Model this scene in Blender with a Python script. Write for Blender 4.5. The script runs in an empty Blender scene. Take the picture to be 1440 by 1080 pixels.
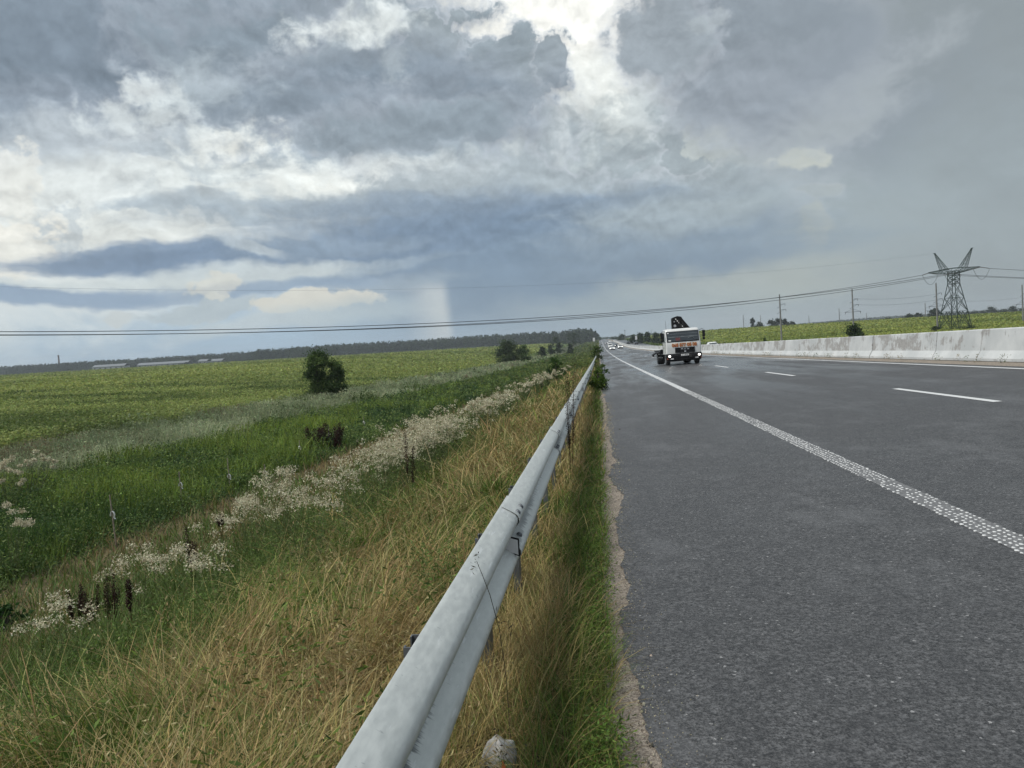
import bpy, math, random
import numpy as np
from mathutils import Vector, Matrix
random.seed(7); RNG = np.random.default_rng(11)
S = bpy.context.scene; COL = S.collection
H_EYE = 1.55; CROSS = 0.044
def srgb(r, g, b):
    f = lambda c: (c/255/12.92) if c/255 <= .04045 else ((c/255+.055)/1.055)**2.4
    return (f(r), f(g), f(b))
# ------------------------------------------------------------------ camera
F = 1040.0; VP = (842.0, 478.0); ROLL = 0.058
_d = Vector(((VP[0]-720)/F, -(VP[1]-540)/F, -1)); _p = _d + Vector((1, ROLL, 0))
_n = _p.cross(_d).normalized(); _n = _n if _n.y > 0 else -_n
_Y = _d.normalized(); _X = _Y.cross(_n)
CAMROT = Matrix((_X, _Y, _n))
def look(px, py): return (CAMROT @ Vector(((px-720)/F, -(py-540)/F, -1))).normalized()
cam = bpy.data.cameras.new('camera'); camo = bpy.data.objects.new('camera', cam); COL.objects.link(camo)
camo.matrix_world = Matrix.Translation((0, 0, H_EYE)) @ CAMROT.to_4x4()
cam.sensor_width = 36; cam.lens = 36*F/1440; cam.clip_start = .05; cam.clip_end = 9000
S.camera = camo
# ------------------------------------------------------------------ terrain
_py = np.array([-80, 0, 50, 100, 150, 240, 320, 400, 480, 600, 800, 1100, 1600, 5000.])
_pz = np.array([1.2, 0, -.75, -1.42, -1.9, -2.5, -2.65, -2.2, -1.5, -.8, .4, 1.3, 1.5, 1.5])
_ty = np.arange(-80, 5000, 2.0); _tz = np.interp(_ty, _py, _pz)
_k = np.hanning(31); _k /= _k.sum(); _tz = np.convolve(np.pad(_tz, 15, mode='reflect', reflect_type='odd'), _k, 'valid')
def P(y): return np.interp(y, _ty, _tz)
_OFF = float(P(0)); _tz = _tz - _OFF
def sm(t): t = np.clip(t, 0, 1); return t*t*(3-2*t)
def vn(x, y, s, seed=0):
    x = np.asarray(x, float)/s; y = np.asarray(y, float)/s
    ix = np.floor(x).astype(np.int64); iy = np.floor(y).astype(np.int64); fx = x-ix; fy = y-iy
    fx = fx*fx*(3-2*fx); fy = fy*fy*(3-2*fy)
    def h(a, b):
        n = (a*374761393 + b*668265263 + seed*1442695041) & 0x7fffffff
        n = ((n ^ (n >> 13))*1274126177) & 0x7fffffff
        return ((n ^ (n >> 16)) & 0xffff)/65535.
    return (h(ix, iy)*(1-fx)+h(ix+1, iy)*fx)*(1-fy)+(h(ix, iy+1)*(1-fx)+h(ix+1, iy+1)*fx)*fy
_lx = np.array([-26, -24, -17, -12, -9.5, -8, -3.2, -2.4, -.7, 0.])
_lz = np.array([-1.66, -1.66, -1.72, -1.82, -1.85, -1.7, -.5, -.22, -.05, 0.])
def gz(x, y):
    x = np.asarray(x, float); y = np.asarray(y, float); p = P(y)
    onroad = p + CROSS*np.minimum(x, 12.3) - .03*np.maximum(x-12.3, 0)
    Ff = -1.66 + 1.25*sm((y+np.abs(x)*.3-70)/600)
    w = sm((-x-26)/70)
    left = p + np.interp(x, _lx, _lz)
    left = left*(1-w) + Ff*w
    rl = p + CROSS*12.3 - .03*12.2 - 1.0*sm((x-24.5)/6)
    R = -1.8 + 5.2*sm((y-150)/350) + .5*(vn(x, y, 90, 3)-.5)*sm((x-60)/80)
    wr = sm((x-28)/50)
    right = rl*(1-wr) + R*wr
    z = np.where(x < 0, left, np.where(x < 24.5, onroad, right))
    z = z + np.where(x < -.9, .10*(vn(x, y, 1.3, 1)-.5), 0)*np.where(x > -26, 1, .5)
    return z
def onray(px, py, hgt):
    d = look(px, py); t = 0.8
    while t < 4000:
        if H_EYE + d.z*t <= float(gz(d.x*t, d.y*t)) + hgt: break
        t *= 1.003
    return d.x*t, d.y*t
def at(px, py, Y):
    d = look(px, py); t = Y/d.y; return Vector((d.x*t, Y, H_EYE + d.z*t))
# ------------------------------------------------------------------ object helpers
def link(o, parent=None):
    COL.objects.link(o)
    if parent is not None: o.parent = parent
    return o
def tag(o, label=None, cat=None, group=None, kind=None):
    if label: o['label'] = label
    if cat: o['category'] = cat
    if group: o['group'] = group
    if kind: o['kind'] = kind
    return o
def empty(name, loc, rot=(0, 0, 0), **k):
    o = bpy.data.objects.new(name, None); o.location = loc; o.rotation_euler = rot; o.empty_display_size = .2
    COL.objects.link(o); return tag(o, **k)
class MB:
    """collects small shapes; build() links them as one mesh"""
    def __init__(s): s.v = []; s.f = []; s.m = []; s.cur = 0
    def add(s, vs, fs):
        b = len(s.v); s.v += [tuple(v) for v in vs]; s.f += [tuple(b+i for i in f) for f in fs]; s.m += [s.cur]*len(fs); return s
    def box(s, c, d, rot=None, taper=1.0):
        hx, hy, hz = d[0]/2, d[1]/2, d[2]/2
        vs = [Vector((x*(taper if z > 0 else 1), y*(taper if z > 0 else 1), z)) for x in (-hx, hx) for y in (-hy, hy) for z in (-hz, hz)]
        if rot is not None: vs = [rot @ v for v in vs]
        c = Vector(c)
        return s.add([v+c for v in vs], [(0,1,3,2),(4,6,7,5),(0,4,5,1),(2,3,7,6),(0,2,6,4),(1,5,7,3)])
    def bar(s, a, b, w, w2=None, n=4):
        a = Vector(a); b = Vector(b); w2 = w if w2 is None else w2
        d = (b-a); 
        if d.length < 1e-6: return s
        d.normalize(); u = d.orthogonal().normalized(); 
        if abs(d.z) < .999: u = d.cross(Vector((0,0,1))).normalized()
        v = d.cross(u); vs = []
        for p, r in ((a, w), (b, w2)):
            for i in range(n):
                t = 2*math.pi*(i+.5)/n; vs.append(p + (u*math.cos(t)+v*math.sin(t))*r)
        return s.add(vs, [(i, (i+1) % n, n+(i+1) % n, n+i) for i in range(n)] + [tuple(range(n-1, -1, -1)), tuple(range(n, 2*n))])
    def path(s, pts, r, n=6):
        pts = [Vector(p) for p in pts]; rs = r if isinstance(r, (list, tuple)) else [r]*len(pts); vs = []; u = None
        for i, p in enumerate(pts):
            d = (pts[min(i+1, len(pts)-1)]-pts[max(i-1, 0)]).normalized()
            if u is None: u = d.orthogonal().normalized()
            u = (u - d*u.dot(d)).normalized(); w = d.cross(u)
            for k in range(n):
                t = 2*math.pi*k/n; vs.append(p + (u*math.cos(t)+w*math.sin(t))*rs[i])
        fs = [(i*n+k, i*n+(k+1) % n, (i+1)*n+(k+1) % n, (i+1)*n+k) for i in range(len(pts)-1) for k in range(n)]
        m = len(pts)-1
        return s.add(vs, fs + [tuple(range(n-1, -1, -1)), tuple(m*n+k for k in range(n))])
    def prism(s, poly, axis, a, b):
        """poly: 2-D outline in the other two axes, extruded along axis from a to b"""
        n = len(poly)
        def mk(p, t):
            return {'x': (t, p[0], p[1]), 'y': (p[0], t, p[1]), 'z': (p[0], p[1], t)}[axis]
        vs = [mk(p, a) for p in poly] + [mk(p, b) for p in poly]
        return s.add(vs, [(i, (i+1) % n, n+(i+1) % n, n+i) for i in range(n)] + [tuple(range(n-1, -1, -1)), tuple(range(n, 2*n))])
    def rings(s, rings):
        n = len(rings[0]); vs = [p for r in rings for p in r]; m = len(rings)-1
        return s.add(vs, [(i*n+k, i*n+(k+1) % n, (i+1)*n+(k+1) % n, (i+1)*n+k) for i in range(m) for k in range(n)] + [tuple(range(n-1, -1, -1)), tuple(m*n+k for k in range(n))])
    def cyl(s, c, axis, r, h, n=20, r2=None):
        c = Vector(c); A = {'x': Vector((1,0,0)), 'y': Vector((0,1,0)), 'z': Vector((0,0,1))}[axis]
        return s.bar(c-A*h/2, c+A*h/2, r, r if r2 is None else r2, n)
    def ball(s, c, r, seg=8, rg=5):
        c = Vector(c); r = Vector(r) if not isinstance(r, (int, float)) else Vector((r, r, r)); R = []
        for j in range(1, rg):
            t = math.pi*j/rg
            R.append([c+Vector((r.x*math.sin(t)*math.cos(2*math.pi*k/seg), r.y*math.sin(t)*math.sin(2*math.pi*k/seg), -r.z*math.cos(t))) for k in range(seg)])
        return s.rings(R)
    def build(s, name, mat, parent=None, smooth=False, bevel=0, bseg=2):
        me = bpy.data.meshes.new(name); me.from_pydata(s.v, [], s.f)
        for m in (mat if isinstance(mat, (list, tuple)) else [mat]): me.materials.append(m)
        if any(s.m): me.polygons.foreach_set('material_index', s.m)
        import bmesh
        bm = bmesh.new(); bm.from_mesh(me); bmesh.ops.recalc_face_normals(bm, faces=bm.faces)
        if bevel:
            es = [e for e in bm.edges if len(e.link_faces) == 2 and e.calc_face_angle(0) > .5]
            bmesh.ops.bevel(bm, geom=es, offset=bevel, segments=bseg, profile=.5, affect='EDGES', clamp_overlap=True)
        bm.to_mesh(me); bm.free()
        if smooth:
            me.polygons.foreach_set('use_smooth', [True]*len(me.polygons))
            try: me.set_sharp_from_angle(angle=math.radians(38))
            except Exception: pass
        me.update()
        return link(bpy.data.objects.new(name, me), parent)
class Mass:
    """big vegetation meshes: blades and leaves with one colour each"""
    def __init__(s): s.V = []; s.Fq = []; s.C = []; s.n = 0; s.gain = np.array((1.14, 1.18, 1.02))
    def _add(s, V, Fq, C):
        s.V.append(V.reshape(-1, 3)); s.Fq.append(Fq.reshape(-1, 4)+s.n); s.C.append(C.reshape(-1, 3)); s.n += V.reshape(-1, 3).shape[0]
    def blades(s, root, yaw, L, W, lean, droop, color, seg=3, tip=.12):
        N = len(root); L = np.broadcast_to(L, N); W = np.broadcast_to(W, N)
        V = np.zeros((N, seg+1, 2, 3)); p = root.copy(); face = yaw + RNG.uniform(-1.2, 1.2, N)
        side = np.stack([-np.sin(face), np.cos(face), np.zeros(N)], 1)
        for i in range(seg+1):
            w = W*(1-(1-tip)*(i/seg)**1.6)*.5
            V[:, i, 0] = p - side*w[:, None]; V[:, i, 1] = p + side*w[:, None]
            a = lean + droop*(i+.5)/seg; ds = L/seg
            p = p + np.stack([np.cos(yaw)*np.sin(a)*ds, np.sin(yaw)*np.sin(a)*ds, np.cos(a)*ds], 1)
        b = np.arange(N)[:, None]*(seg+1)*2; q = []
        for i in range(seg): q.append(np.concatenate([b+2*i, b+2*i+1, b+2*i+3, b+2*i+2], 1))
        s._add(V, np.stack(q, 1), np.repeat(color, (seg+1)*2, 0)); return p
    def leaves(s, pos, L, W, color, up=0.0, droop=None):
        N = len(pos); L = np.broadcast_to(L, N)[:, None]; W = np.broadcast_to(W, N)[:, None]
        u = RNG.normal(size=(N, 3)); u[:, 2] *= (1-up); 
        if droop is not None: u[:, 2] = u[:, 2] + droop
        u /= np.linalg.norm(u, axis=1)[:, None]+1e-9
        r = RNG.normal(size=(N, 3)); r[:, 2] += 2.0*up; v = np.cross(u, r); v /= np.linalg.norm(v, axis=1)[:, None]+1e-9
        n = np.cross(u, v)*L*.12
        V = np.stack([pos-u*L*.5, pos-v*W*.5+n, pos+u*L*.5, pos+v*W*.5+n], 1)
        b = np.arange(N)[:, None]*4
        s._add(V, np.concatenate([b, b+1, b+2, b+3], 1), np.repeat(color, 4, 0))
    def build(s, name, mat, parent=None):
        V = np.concatenate(s.V); Q = np.concatenate(s.Fq); C = np.minimum(np.concatenate(s.C)*s.gain, .85)
        me = bpy.data.meshes.new(name); me.vertices.add(len(V)); me.vertices.foreach_set('co', V.astype(np.float32).ravel())
        me.loops.add(len(Q)*4); me.loops.foreach_set('vertex_index', Q.astype(np.int32).ravel())
        me.polygons.add(len(Q)); me.polygons.foreach_set('loop_start', np.arange(0, len(Q)*4, 4, dtype=np.int32))
        a = me.color_attributes.new('tint', 'FLOAT_COLOR', 'POINT')
        a.data.foreach_set('color', np.concatenate([C, np.ones((len(C), 1))], 1).astype(np.float32).ravel())
        me.materials.append(mat); me.update(calc_edges=True)
        return link(bpy.data.objects.new(name, me), parent)
def mixc(a, b, t, jit=.12):
    t = np.asarray(t)[:, None]; c = np.array(a)*(1-t)+np.array(b)*t
    c = c*(1+RNG.normal(0, jit, (len(c), 1)))*(1+RNG.normal(0, jit*.35, c.shape))
    return np.clip(c, .002, 1)
def polar(n, r0, r1, pred, a0=-1.0, a1=.9):
    """points thinning out with distance from the verge where the camera stands"""
    a = RNG.uniform(a0, a1, n); r = np.exp(RNG.uniform(math.log(r0), math.log(r1), n))
    x = r*np.sin(a); y = r*np.cos(a); m = pred(x, y); return x[m], y[m], r[m]
# ------------------------------------------------------------------ materials
def new_mat(name):
    m = bpy.data.materials.new(name); m.use_nodes = True; nt = m.node_tree; nt.nodes.clear()
    out = nt.nodes.new('ShaderNodeOutputMaterial'); return m, nt, out
class NT:
    def __init__(s, nt): s.nt = nt
    def n(s, t, **k):
        o = s.nt.nodes.new(t)
        for a, v in k.items(): setattr(o, a, v)
        return o
    def set(s, sock, v):
        if hasattr(v, 'node') or isinstance(v, bpy.types.NodeSocket): s.nt.links.new(v, sock)
        elif isinstance(v, (tuple, list)) and len(v) == 3 and sock.type == 'RGBA': sock.default_value = (*v, 1)
        else: sock.default_value = v
    def math(s, op, a, b=0.0, c=0.0, clamp=False):
        o = s.n('ShaderNodeMath', operation=op, use_clamp=clamp); s.set(o.inputs[0], a); s.set(o.inputs[1], b); s.set(o.inputs[2], c); return o.outputs[0]
    def noise(s, vec, scale, detail=4, rough=.55, dist=0):
        o = s.n('ShaderNodeTexNoise'); s.set(o.inputs['Vector'], vec); s.set(o.inputs['Scale'], scale); s.set(o.inputs['Detail'], detail); s.set(o.inputs['Roughness'], rough); s.set(o.inputs['Distortion'], dist); return o.outputs['Fac']
    def ramp(s, fac, lo, hi, a=0.0, b=1.0, kind='SMOOTHSTEP'):
        o = s.n('ShaderNodeMapRange', interpolation_type=kind); s.set(o.inputs[0], fac); s.set(o.inputs[1], lo); s.set(o.inputs[2], hi); s.set(o.inputs[3], a); s.set(o.inputs[4], b); return o.outputs[0]
    def mix(s, fac, a, b, bt='MIX'):
        o = s.n('ShaderNodeMix', data_type='RGBA', blend_type=bt); s.set(o.inputs[0], fac); s.set(o.inputs[6], a); s.set(o.inputs[7], b); return o.outputs[2]
    def mapping(s, vec, loc=(0,0,0), rot=(0,0,0), sc=(1,1,1), vt='POINT'):
        o = s.n('ShaderNodeMapping', vector_type=vt); s.set(o.inputs['Vector'], vec); o.inputs['Location'].default_value = loc; o.inputs['Rotation'].default_value = rot; o.inputs['Scale'].default_value = sc; return o.outputs[0]
    def bump(s, h, strength, dist):
        o = s.n('ShaderNodeBump'); s.set(o.inputs['Height'], h); s.set(o.inputs['Strength'], strength); o.inputs['Distance'].default_value = dist; return o.outputs[0]
    def pbsdf(s, out, base, rough, metal=0.0, spec=.5, normal=None, emit=None, estr=0, coat=0):
        b = s.n('ShaderNodeBsdfPrincipled'); s.set(b.inputs['Base Color'], base); s.set(b.inputs['Roughness'], rough); s.set(b.inputs['Metallic'], metal); s.set(b.inputs['Specular IOR Level'], spec)
        if normal is not None: s.set(b.inputs['Normal'], normal)
        if emit is not None: s.set(b.inputs['Emission Color'], emit); s.set(b.inputs['Emission Strength'], estr)
        if coat: b.inputs['Coat Weight'].default_value = coat; b.inputs['Coat Roughness'].default_value = .08
        s.nt.links.new(b.outputs[0], out.inputs[0]); return b
def simple(name, col, rough=.6, metal=0.0, spec=.5, var=.15, scale=6.0, bump=0.0, emit=None, estr=0, coat=0):
    m, nt, out = new_mat(name); N = NT(nt); tc = N.n('ShaderNodeTexCoord')
    f = N.noise(tc.outputs['Object'], scale, 5, .6)
    dark = tuple(c*(1-var) for c in col); lite = tuple(min(1, c*(1+var)) for c in col)
    c = N.mix(N.ramp(f, .3, .7), dark, lite)
    N.pbsdf(out, c, N.ramp(f, .2, .8, max(0, rough-.08), min(1, rough+.08)), metal, spec, N.bump(f, bump, .02) if bump else None, emit, estr, coat)
    return m
def foliage(name, trans=.38, rough=.65, spec=.25):
    m, nt, out = new_mat(name); N = NT(nt); a = N.n('ShaderNodeVertexColor', layer_name='tint')
    b = N.n('ShaderNodeBsdfPrincipled'); N.set(b.inputs['Base Color'], a.outputs[0]); b.inputs['Roughness'].default_value = rough; b.inputs['Specular IOR Level'].default_value = spec
    t = N.n('ShaderNodeBsdfTranslucent'); N.set(t.inputs[0], a.outputs[0]); x = N.n('ShaderNodeMixShader'); x.inputs[0].default_value = trans
    nt.links.new(b.outputs[0], x.inputs[1]); nt.links.new(t.outputs[0], x.inputs[2]); nt.links.new(x.outputs[0], out.inputs[0]); return m
LEAF = foliage('leaf'); STRAW = foliage('straw', .25, .6)
BARK = simple('bark', (.06, .05, .04), .9, var=.3, scale=9, bump=.4)
M = dict(
    white_paint=simple('white paint', (.60, .61, .595), .35, var=.06, scale=3, coat=.3),
    black=simple('black plastic', (.008, .008, .009), .6, spec=.2, var=.3),
    dark_metal=simple('dark metal', (.016, .016, .017), .6, .1, spec=.25, var=.35),
    rubber=simple('rubber', (.015, .015, .016), .85, var=.25),
    rim=simple('rim steel', (.35, .35, .36), .4, .7, var=.2),
    glass=simple('vehicle glass', (.02, .028, .032), .06, 0, .8, var=.2, scale=1.2),
    lamp=simple('headlight lens lit', (.9, .9, .85), .2, emit=(1, .97, .9), estr=1.6),
    lens=simple('lamp glass', (.7, .7, .7), .15, 0, .8),
    orange=simple('number orange', srgb(160, 72, 38), .5, var=.1), gold=simple('number gold edge', srgb(222, 178, 92), .5, var=.1),
    chrome=simple('chrome letters', (.75, .75, .76), .25, .8),
    plate=simple('plate white', (.75, .75, .73), .4, var=.04), ink=simple('plate ink', (.02, .02, .03), .5),
    streak_wheel_grey=simple('glass streak and wheel grey', (.10, .115, .12), .5, var=.4, scale=2), red=simple('red cloth', (.11, .03, .03), .8), paper=simple('paper tag', (.75, .75, .73), .8, var=.08),
    wood=simple('stake wood', (.22, .19, .15), .9, var=.3, scale=20), steel_green=simple('lattice steel', (.018, .034, .026), .6, .0, spec=.2, var=.25, scale=.8),
    concrete_pole=simple('pole concrete', (.17, .17, .165), .85, var=.2, scale=1.5), insul=simple('insulator', (.06, .05, .045), .3),
    cable=simple('cable', (.05, .055, .06), .5, .2), brick=simple('chimney brick', (.13, .085, .07), .9, var=.25, scale=.7),
    shed_wall=simple('shed wall', (.30, .305, .305), .8, var=.12, scale=.3), shed_roof=simple('shed roof', (.15, .165, .175), .7, var=.12, scale=.3),
    shed_dark=simple('shed opening', (.05, .05, .055), .8), sign=simple('sign white', (.6, .61, .62), .5, var=.05),
    tail=simple('tail lamp', (.10, .008, .008), .3, emit=None),
    dark_car=simple('dark car paint', (.03, .032, .036), .25, .3, coat=.4), silver=simple('silver car paint', (.4, .41, .42), .3, .4, coat=.4),
)
# galvanised rail
def rail_material():
    m, nt, out = new_mat('galvanised steel'); N = NT(nt); tc = N.n('ShaderNodeTexCoord'); g = N.n('ShaderNodeNewGeometry'); p = g.outputs['Position']
    sp = N.noise(N.mapping(p, sc=(30, 9, 30)), 1.6, 6, .62)
    big = N.noise(N.mapping(p, sc=(2, .7, 2)), 1.0, 4, .6)
    vo = N.n('ShaderNodeTexVoronoi'); N.set(vo.inputs['Vector'], N.mapping(p, rot=(0, 0, .5), sc=(9, 3.2, 9))); vo.inputs['Scale'].default_value = 1.5
    base = N.mix(N.ramp(sp, .3, .72), (.54, .56, .53), (.65, .67, .635))
    base = N.mix(N.ramp(big, .4, .75, 0, .14), base, (.40, .425, .42))
    base = N.mix(N.ramp(N.noise(N.mapping(p, rot=(0, 0, .7), sc=(38, 5, 38)), 1.0, 3, .6), .63, .68, 0, .6), base, (.74, .76, .75))
    base = N.mix(N.ramp(N.noise(N.mapping(p, rot=(0, .4, -.5), sc=(22, 60, 22)), 1.0, 2, .6), .69, .73, 0, .5), base, (.26, .28, .28))
    # streaks of dirt that run across the lower wave
    uv = tc.outputs['Object']; sx = N.n('ShaderNodeSeparateXYZ'); N.set(sx.inputs[0], uv)
    zz = sx.outputs[2]; st = N.noise(N.mapping(p, sc=(3, 34, 3)), 1.0, 3, .7)
    reach = N.math('ADD', -.022, N.math('MULTIPLY', st, -.075))
    dirt = N.math('MULTIPLY', N.ramp(zz, N.math('SUBTRACT', reach, .006), N.math('ADD', reach, .006), 0, 1), N.ramp(zz, .012, .02, 1, 0))
    dirt = N.math('MULTIPLY', dirt, N.ramp(N.noise(p, .8, 2), .35, .6, .25, .8))
    base = N.mix(dirt, base, (.10, .11, .11))
    N.pbsdf(out, base, N.ramp(sp, .3, .7, .42, .6), .55, .5, N.bump(sp, .12, .004)); return m
GALV = rail_material()
M['post_steel'] = simple('post steel', (.13, .14, .15), .55, .5, var=.25, scale=4)
def concrete_block_material():
    m, nt, out = new_mat('painted concrete'); N = NT(nt); g = N.n('ShaderNodeNewGeometry'); p = g.outputs['Position']; tc = N.n('ShaderNodeTexCoord')
    oi = N.n('ShaderNodeObjectInfo'); sx = N.n('ShaderNodeSeparateXYZ'); N.set(sx.inputs[0], tc.outputs['Object']); z = sx.outputs[2]
    pn = N.noise(N.mapping(p, sc=(1, .9, 1.7)), 1.1, 6, .62); fine = N.noise(N.mapping(p, sc=(1, 6, 1.2)), 1.6, 6, .7)
    mask = N.math('ADD', N.math('MULTIPLY', pn, .65), N.math('MULTIPLY', fine, .42)); mask = N.math('ADD', mask, N.math('MULTIPLY', N.math('SUBTRACT', oi.outputs['Random'], .5), .09))
    peel = N.math('MULTIPLY', N.ramp(mask, .548, .575), N.ramp(z, .31, .36))
    low = N.math('MULTIPLY', N.ramp(N.noise(N.mapping(p, sc=(2, 2, 5)), 2.0, 5, .7), .58, .63), N.ramp(z, .25, .0))
    paint = N.mix(N.ramp(N.noise(p, .9, 5, .6), .3, .7), (.42, .44, .44), (.54, .555, .55))
    conc = N.mix(N.ramp(N.noise(p, 12, 4, .6), .3, .7), (.27, .265, .255), (.36, .355, .34))
    c = N.mix(N.math('MAXIMUM', peel, low), paint, conc)
    N.pbsdf(out, c, .75, 0, .3, N.bump(N.noise(p, 25, 4), .15, .01)); return m
PCONC = concrete_block_material()
def asphalt_material():
    m, nt, out = new_mat('asphalt'); N = NT(nt); g = N.n('ShaderNodeNewGeometry'); p = g.outputs['Position']
    f1 = N.noise(p, 110, 4, .75); v = N.n('ShaderNodeTexVoronoi'); N.set(v.inputs['Vector'], p); v.inputs['Scale'].default_value = 85
    stone = N.n('ShaderNodeSeparateColor'); N.set(stone.inputs[0], v.outputs['Color'])
    mid = N.noise(p, 5, 6, .75); big = N.noise(N.mapping(p, sc=(.8, .5, 1)), 1.0, 9, .75); g2 = N.noise(p, 38, 3, .75)
    col = N.mix(N.ramp(f1, .3, .72), (.008, .0085, .009), (.112, .113, .114))
    col = N.mix(N.ramp(stone.outputs[0], .55, 1.0, 0, .55), col, (.15, .152, .155))
    col = N.mix(N.ramp(stone.outputs[1], .993, .997, 0, .8), col, (.36, .36, .355))
    col = N.mix(N.ramp(g2, .48, .68, 0, .85), col, (.014, .015, .016)); col = N.mix(N.ramp(g2, .46, .30, 0, .6), col, (.16, .163, .167))
    col = N.mix(N.ramp(mid, .38, .7, 0, .5), col, (.03, .031, .033))
    col = N.mix(N.ramp(big, .5, .66, 0, .3), col, (.15, .154, .158))
    sx = N.n('ShaderNodeSeparateXYZ'); N.set(sx.inputs[0], p)
    # wet film: traffic lanes polished darker and glossier
    wet = N.noise(N.mapping(p, sc=(.45, .06, 1)), 1.0, 4, .6)
    wl = N.math('MULTIPLY', N.ramp(wet, .35, .65), N.ramp(sx.outputs[1], 8, 45, .25, 1))
    rough = N.ramp(wl, 0, 1, .58, .24)
    dx = N.math('ABSOLUTE', N.math('SUBTRACT', sx.outputs[0], 3.75))
    h = N.math('ADD', N.math('MULTIPLY_ADD', g2, .8, N.math('MULTIPLY', f1, .6)), N.math('MULTIPLY', v.outputs['Distance'], .8))
    N.pbsdf(out, col, rough, 0, N.ramp(wl, 0, 1, .4, .9), N.bump(h, N.ramp(sx.outputs[1], 6, 45, .8, .22), .006)); return m
ASPH = asphalt_material()
def gravel_material():
    m, nt, out = new_mat('gravel'); N = NT(nt); g = N.n('ShaderNodeNewGeometry'); p = g.outputs['Position']
    v = N.n('ShaderNodeTexVoronoi'); N.set(v.inputs['Vector'], p); v.inputs['Scale'].default_value = 130
    s = N.n('ShaderNodeSeparateColor'); N.set(s.inputs[0], v.outputs['Color']); n = N.noise(p, 60, 4, .7); b = N.noise(p, 3, 4)
    c = N.mix(s.outputs[0], (.12, .10, .08), (.36, .315, .26)); c = N.mix(N.ramp(n, .55, .75, 0, .75), c, (.07, .062, .055)); c = N.mix(N.ramp(b, .5, .75, 0, .5), c, (.13, .115, .10))
    N.pbsdf(out, c, .9, 0, .2, N.bump(N.math('ADD', v.outputs['Distance'], n), .6, .008)); return m
GRAV = gravel_material()
def marking_material(worn):
    m, nt, out = new_mat('road marking'); N = NT(nt); g = N.n('ShaderNodeNewGeometry'); p = g.outputs['Position']
    f = N.noise(p, 30, 5, .7); b = N.noise(p, 1.2, 3)
    c = N.mix(N.ramp(f, .62-worn*.2, .70-worn*.15), (.58, .59, .58), (.16, .165, .17)); c = N.mix(N.ramp(b, .4, .7, 0, .3), c, (.45, .46, .46))
    N.pbsdf(out, c, .55, 0, .4, N.bump(f, .2, .003)); return m
MARK = marking_material(.0); MARKW = marking_material(.65); DOTS = marking_material(.4)
def ground_material():
    m, nt, out = new_mat('soil and turf'); N = NT(nt); g = N.n('ShaderNodeNewGeometry'); p = g.outputs['Position']; a = N.n('ShaderNodeVertexColor', layer_name='tint')
    f = N.noise(p, 7, 6, .7); b = N.noise(p, .45, 5, .6); far = N.noise(N.mapping(p, sc=(.02, .05, .02)), 1.0, 5, .6)
    c = N.mix(N.ramp(f, .3, .7), N.mix(.5, a.outputs[0], (0, 0, 0)), N.mix(1.0, a.outputs[0], (1.35, 1.35, 1.25), 'MULTIPLY'))
    c = N.mix(N.ramp(b, .3, .7, 0, .45), c, N.mix(1.0, c, (.62, .7, .55), 'MULTIPLY')); c = N.mix(N.ramp(far, .42, .6, 0, .5), c, N.mix(1.0, c, (.6, .68, .6), 'MULTIPLY'))
    N.pbsdf(out, c, .95, 0, .15, N.bump(N.math('ADD', f, b), .6, .06)); return m
GROUND = ground_material()
# ------------------------------------------------------------------ ground sheet
def grid_mesh(name, xs, ys, zf, mat, colf=None):
    X, Yg = np.meshgrid(xs, ys); Z = zf(X, Yg); n = len(xs); m = len(ys)
    V = np.stack([X, Yg, Z], 2).reshape(-1, 3); i = np.arange(m-1)[:, None]*n + np.arange(n-1)[None]
    Q = np.stack([i, i+1, i+n+1, i+n], 2).reshape(-1, 4)
    me = bpy.data.meshes.new(name); me.vertices.add(len(V)); me.vertices.foreach_set('co', V.astype(np.float32).ravel())
    me.loops.add(len(Q)*4); me.loops.foreach_set('vertex_index', Q.astype(np.int32).ravel()); me.polygons.add(len(Q)); me.polygons.foreach_set('loop_start', np.arange(0, len(Q)*4, 4, dtype=np.int32))
    me.polygons.foreach_set('use_smooth', np.ones(len(Q), bool))
    if colf is not None:
        a = me.color_attributes.new('tint', 'FLOAT_COLOR', 'POINT'); C = colf(X, Yg).reshape(-1, 3); a.data.foreach_set('color', np.concatenate([C, np.ones((len(C), 1))], 1).astype(np.float32).ravel())
    me.materials.append(mat); me.update(calc_edges=True); return link(bpy.data.objects.new(name, me))
FIELD_G = np.array((.085, .12, .026))
def left_edge(y): return -26 + 1.2*(vn(y*0, y, 9, 8)-.5)
def ground_col(X, Y):
    c = np.zeros(X.shape+(3,)); thatch = np.array((.085, .068, .035)); path = np.array((.13, .105, .062)); green = np.array((.04, .06, .018)); worm = np.array((.075, .085, .05))
    rgt = np.array((.10, .135, .028)); verge = np.array((.06, .075, .03))
    def put(msk, k): c[msk] = k
    put(X < 1e9, verge); put(X < -.0, thatch); put(X < -6.5, path); put(X < -10.2, green); put(X < -17, worm); put(X < -26, FIELD_G); put(X > 42, rgt)
    put((X > 12) & (X < 13.2), np.array((.12, .10, .08)))
    return c
xs = np.unique(np.concatenate([-np.geomspace(30, 2600, 60), np.linspace(-30, -10, 41), np.linspace(-10, -.7, 47), [-.35, -.02, .3, 6, 12.3, 18, 24.5], np.linspace(25, 34, 10), np.geomspace(36, 2600, 60)]))
ys = np.unique(np.concatenate([np.linspace(-60, 0, 13), np.linspace(0, 30, 61), np.linspace(30, 120, 91), np.linspace(120, 700, 146), np.geomspace(710, 2600, 50)]))
def ground_z(X, Y):
    z = gz(X, Y); return z - np.where((X > -.01) & (X < 24.4), .06, 0)
tag(grid_mesh('ground', xs, ys, ground_z, GROUND, ground_col), kind='structure')
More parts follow.
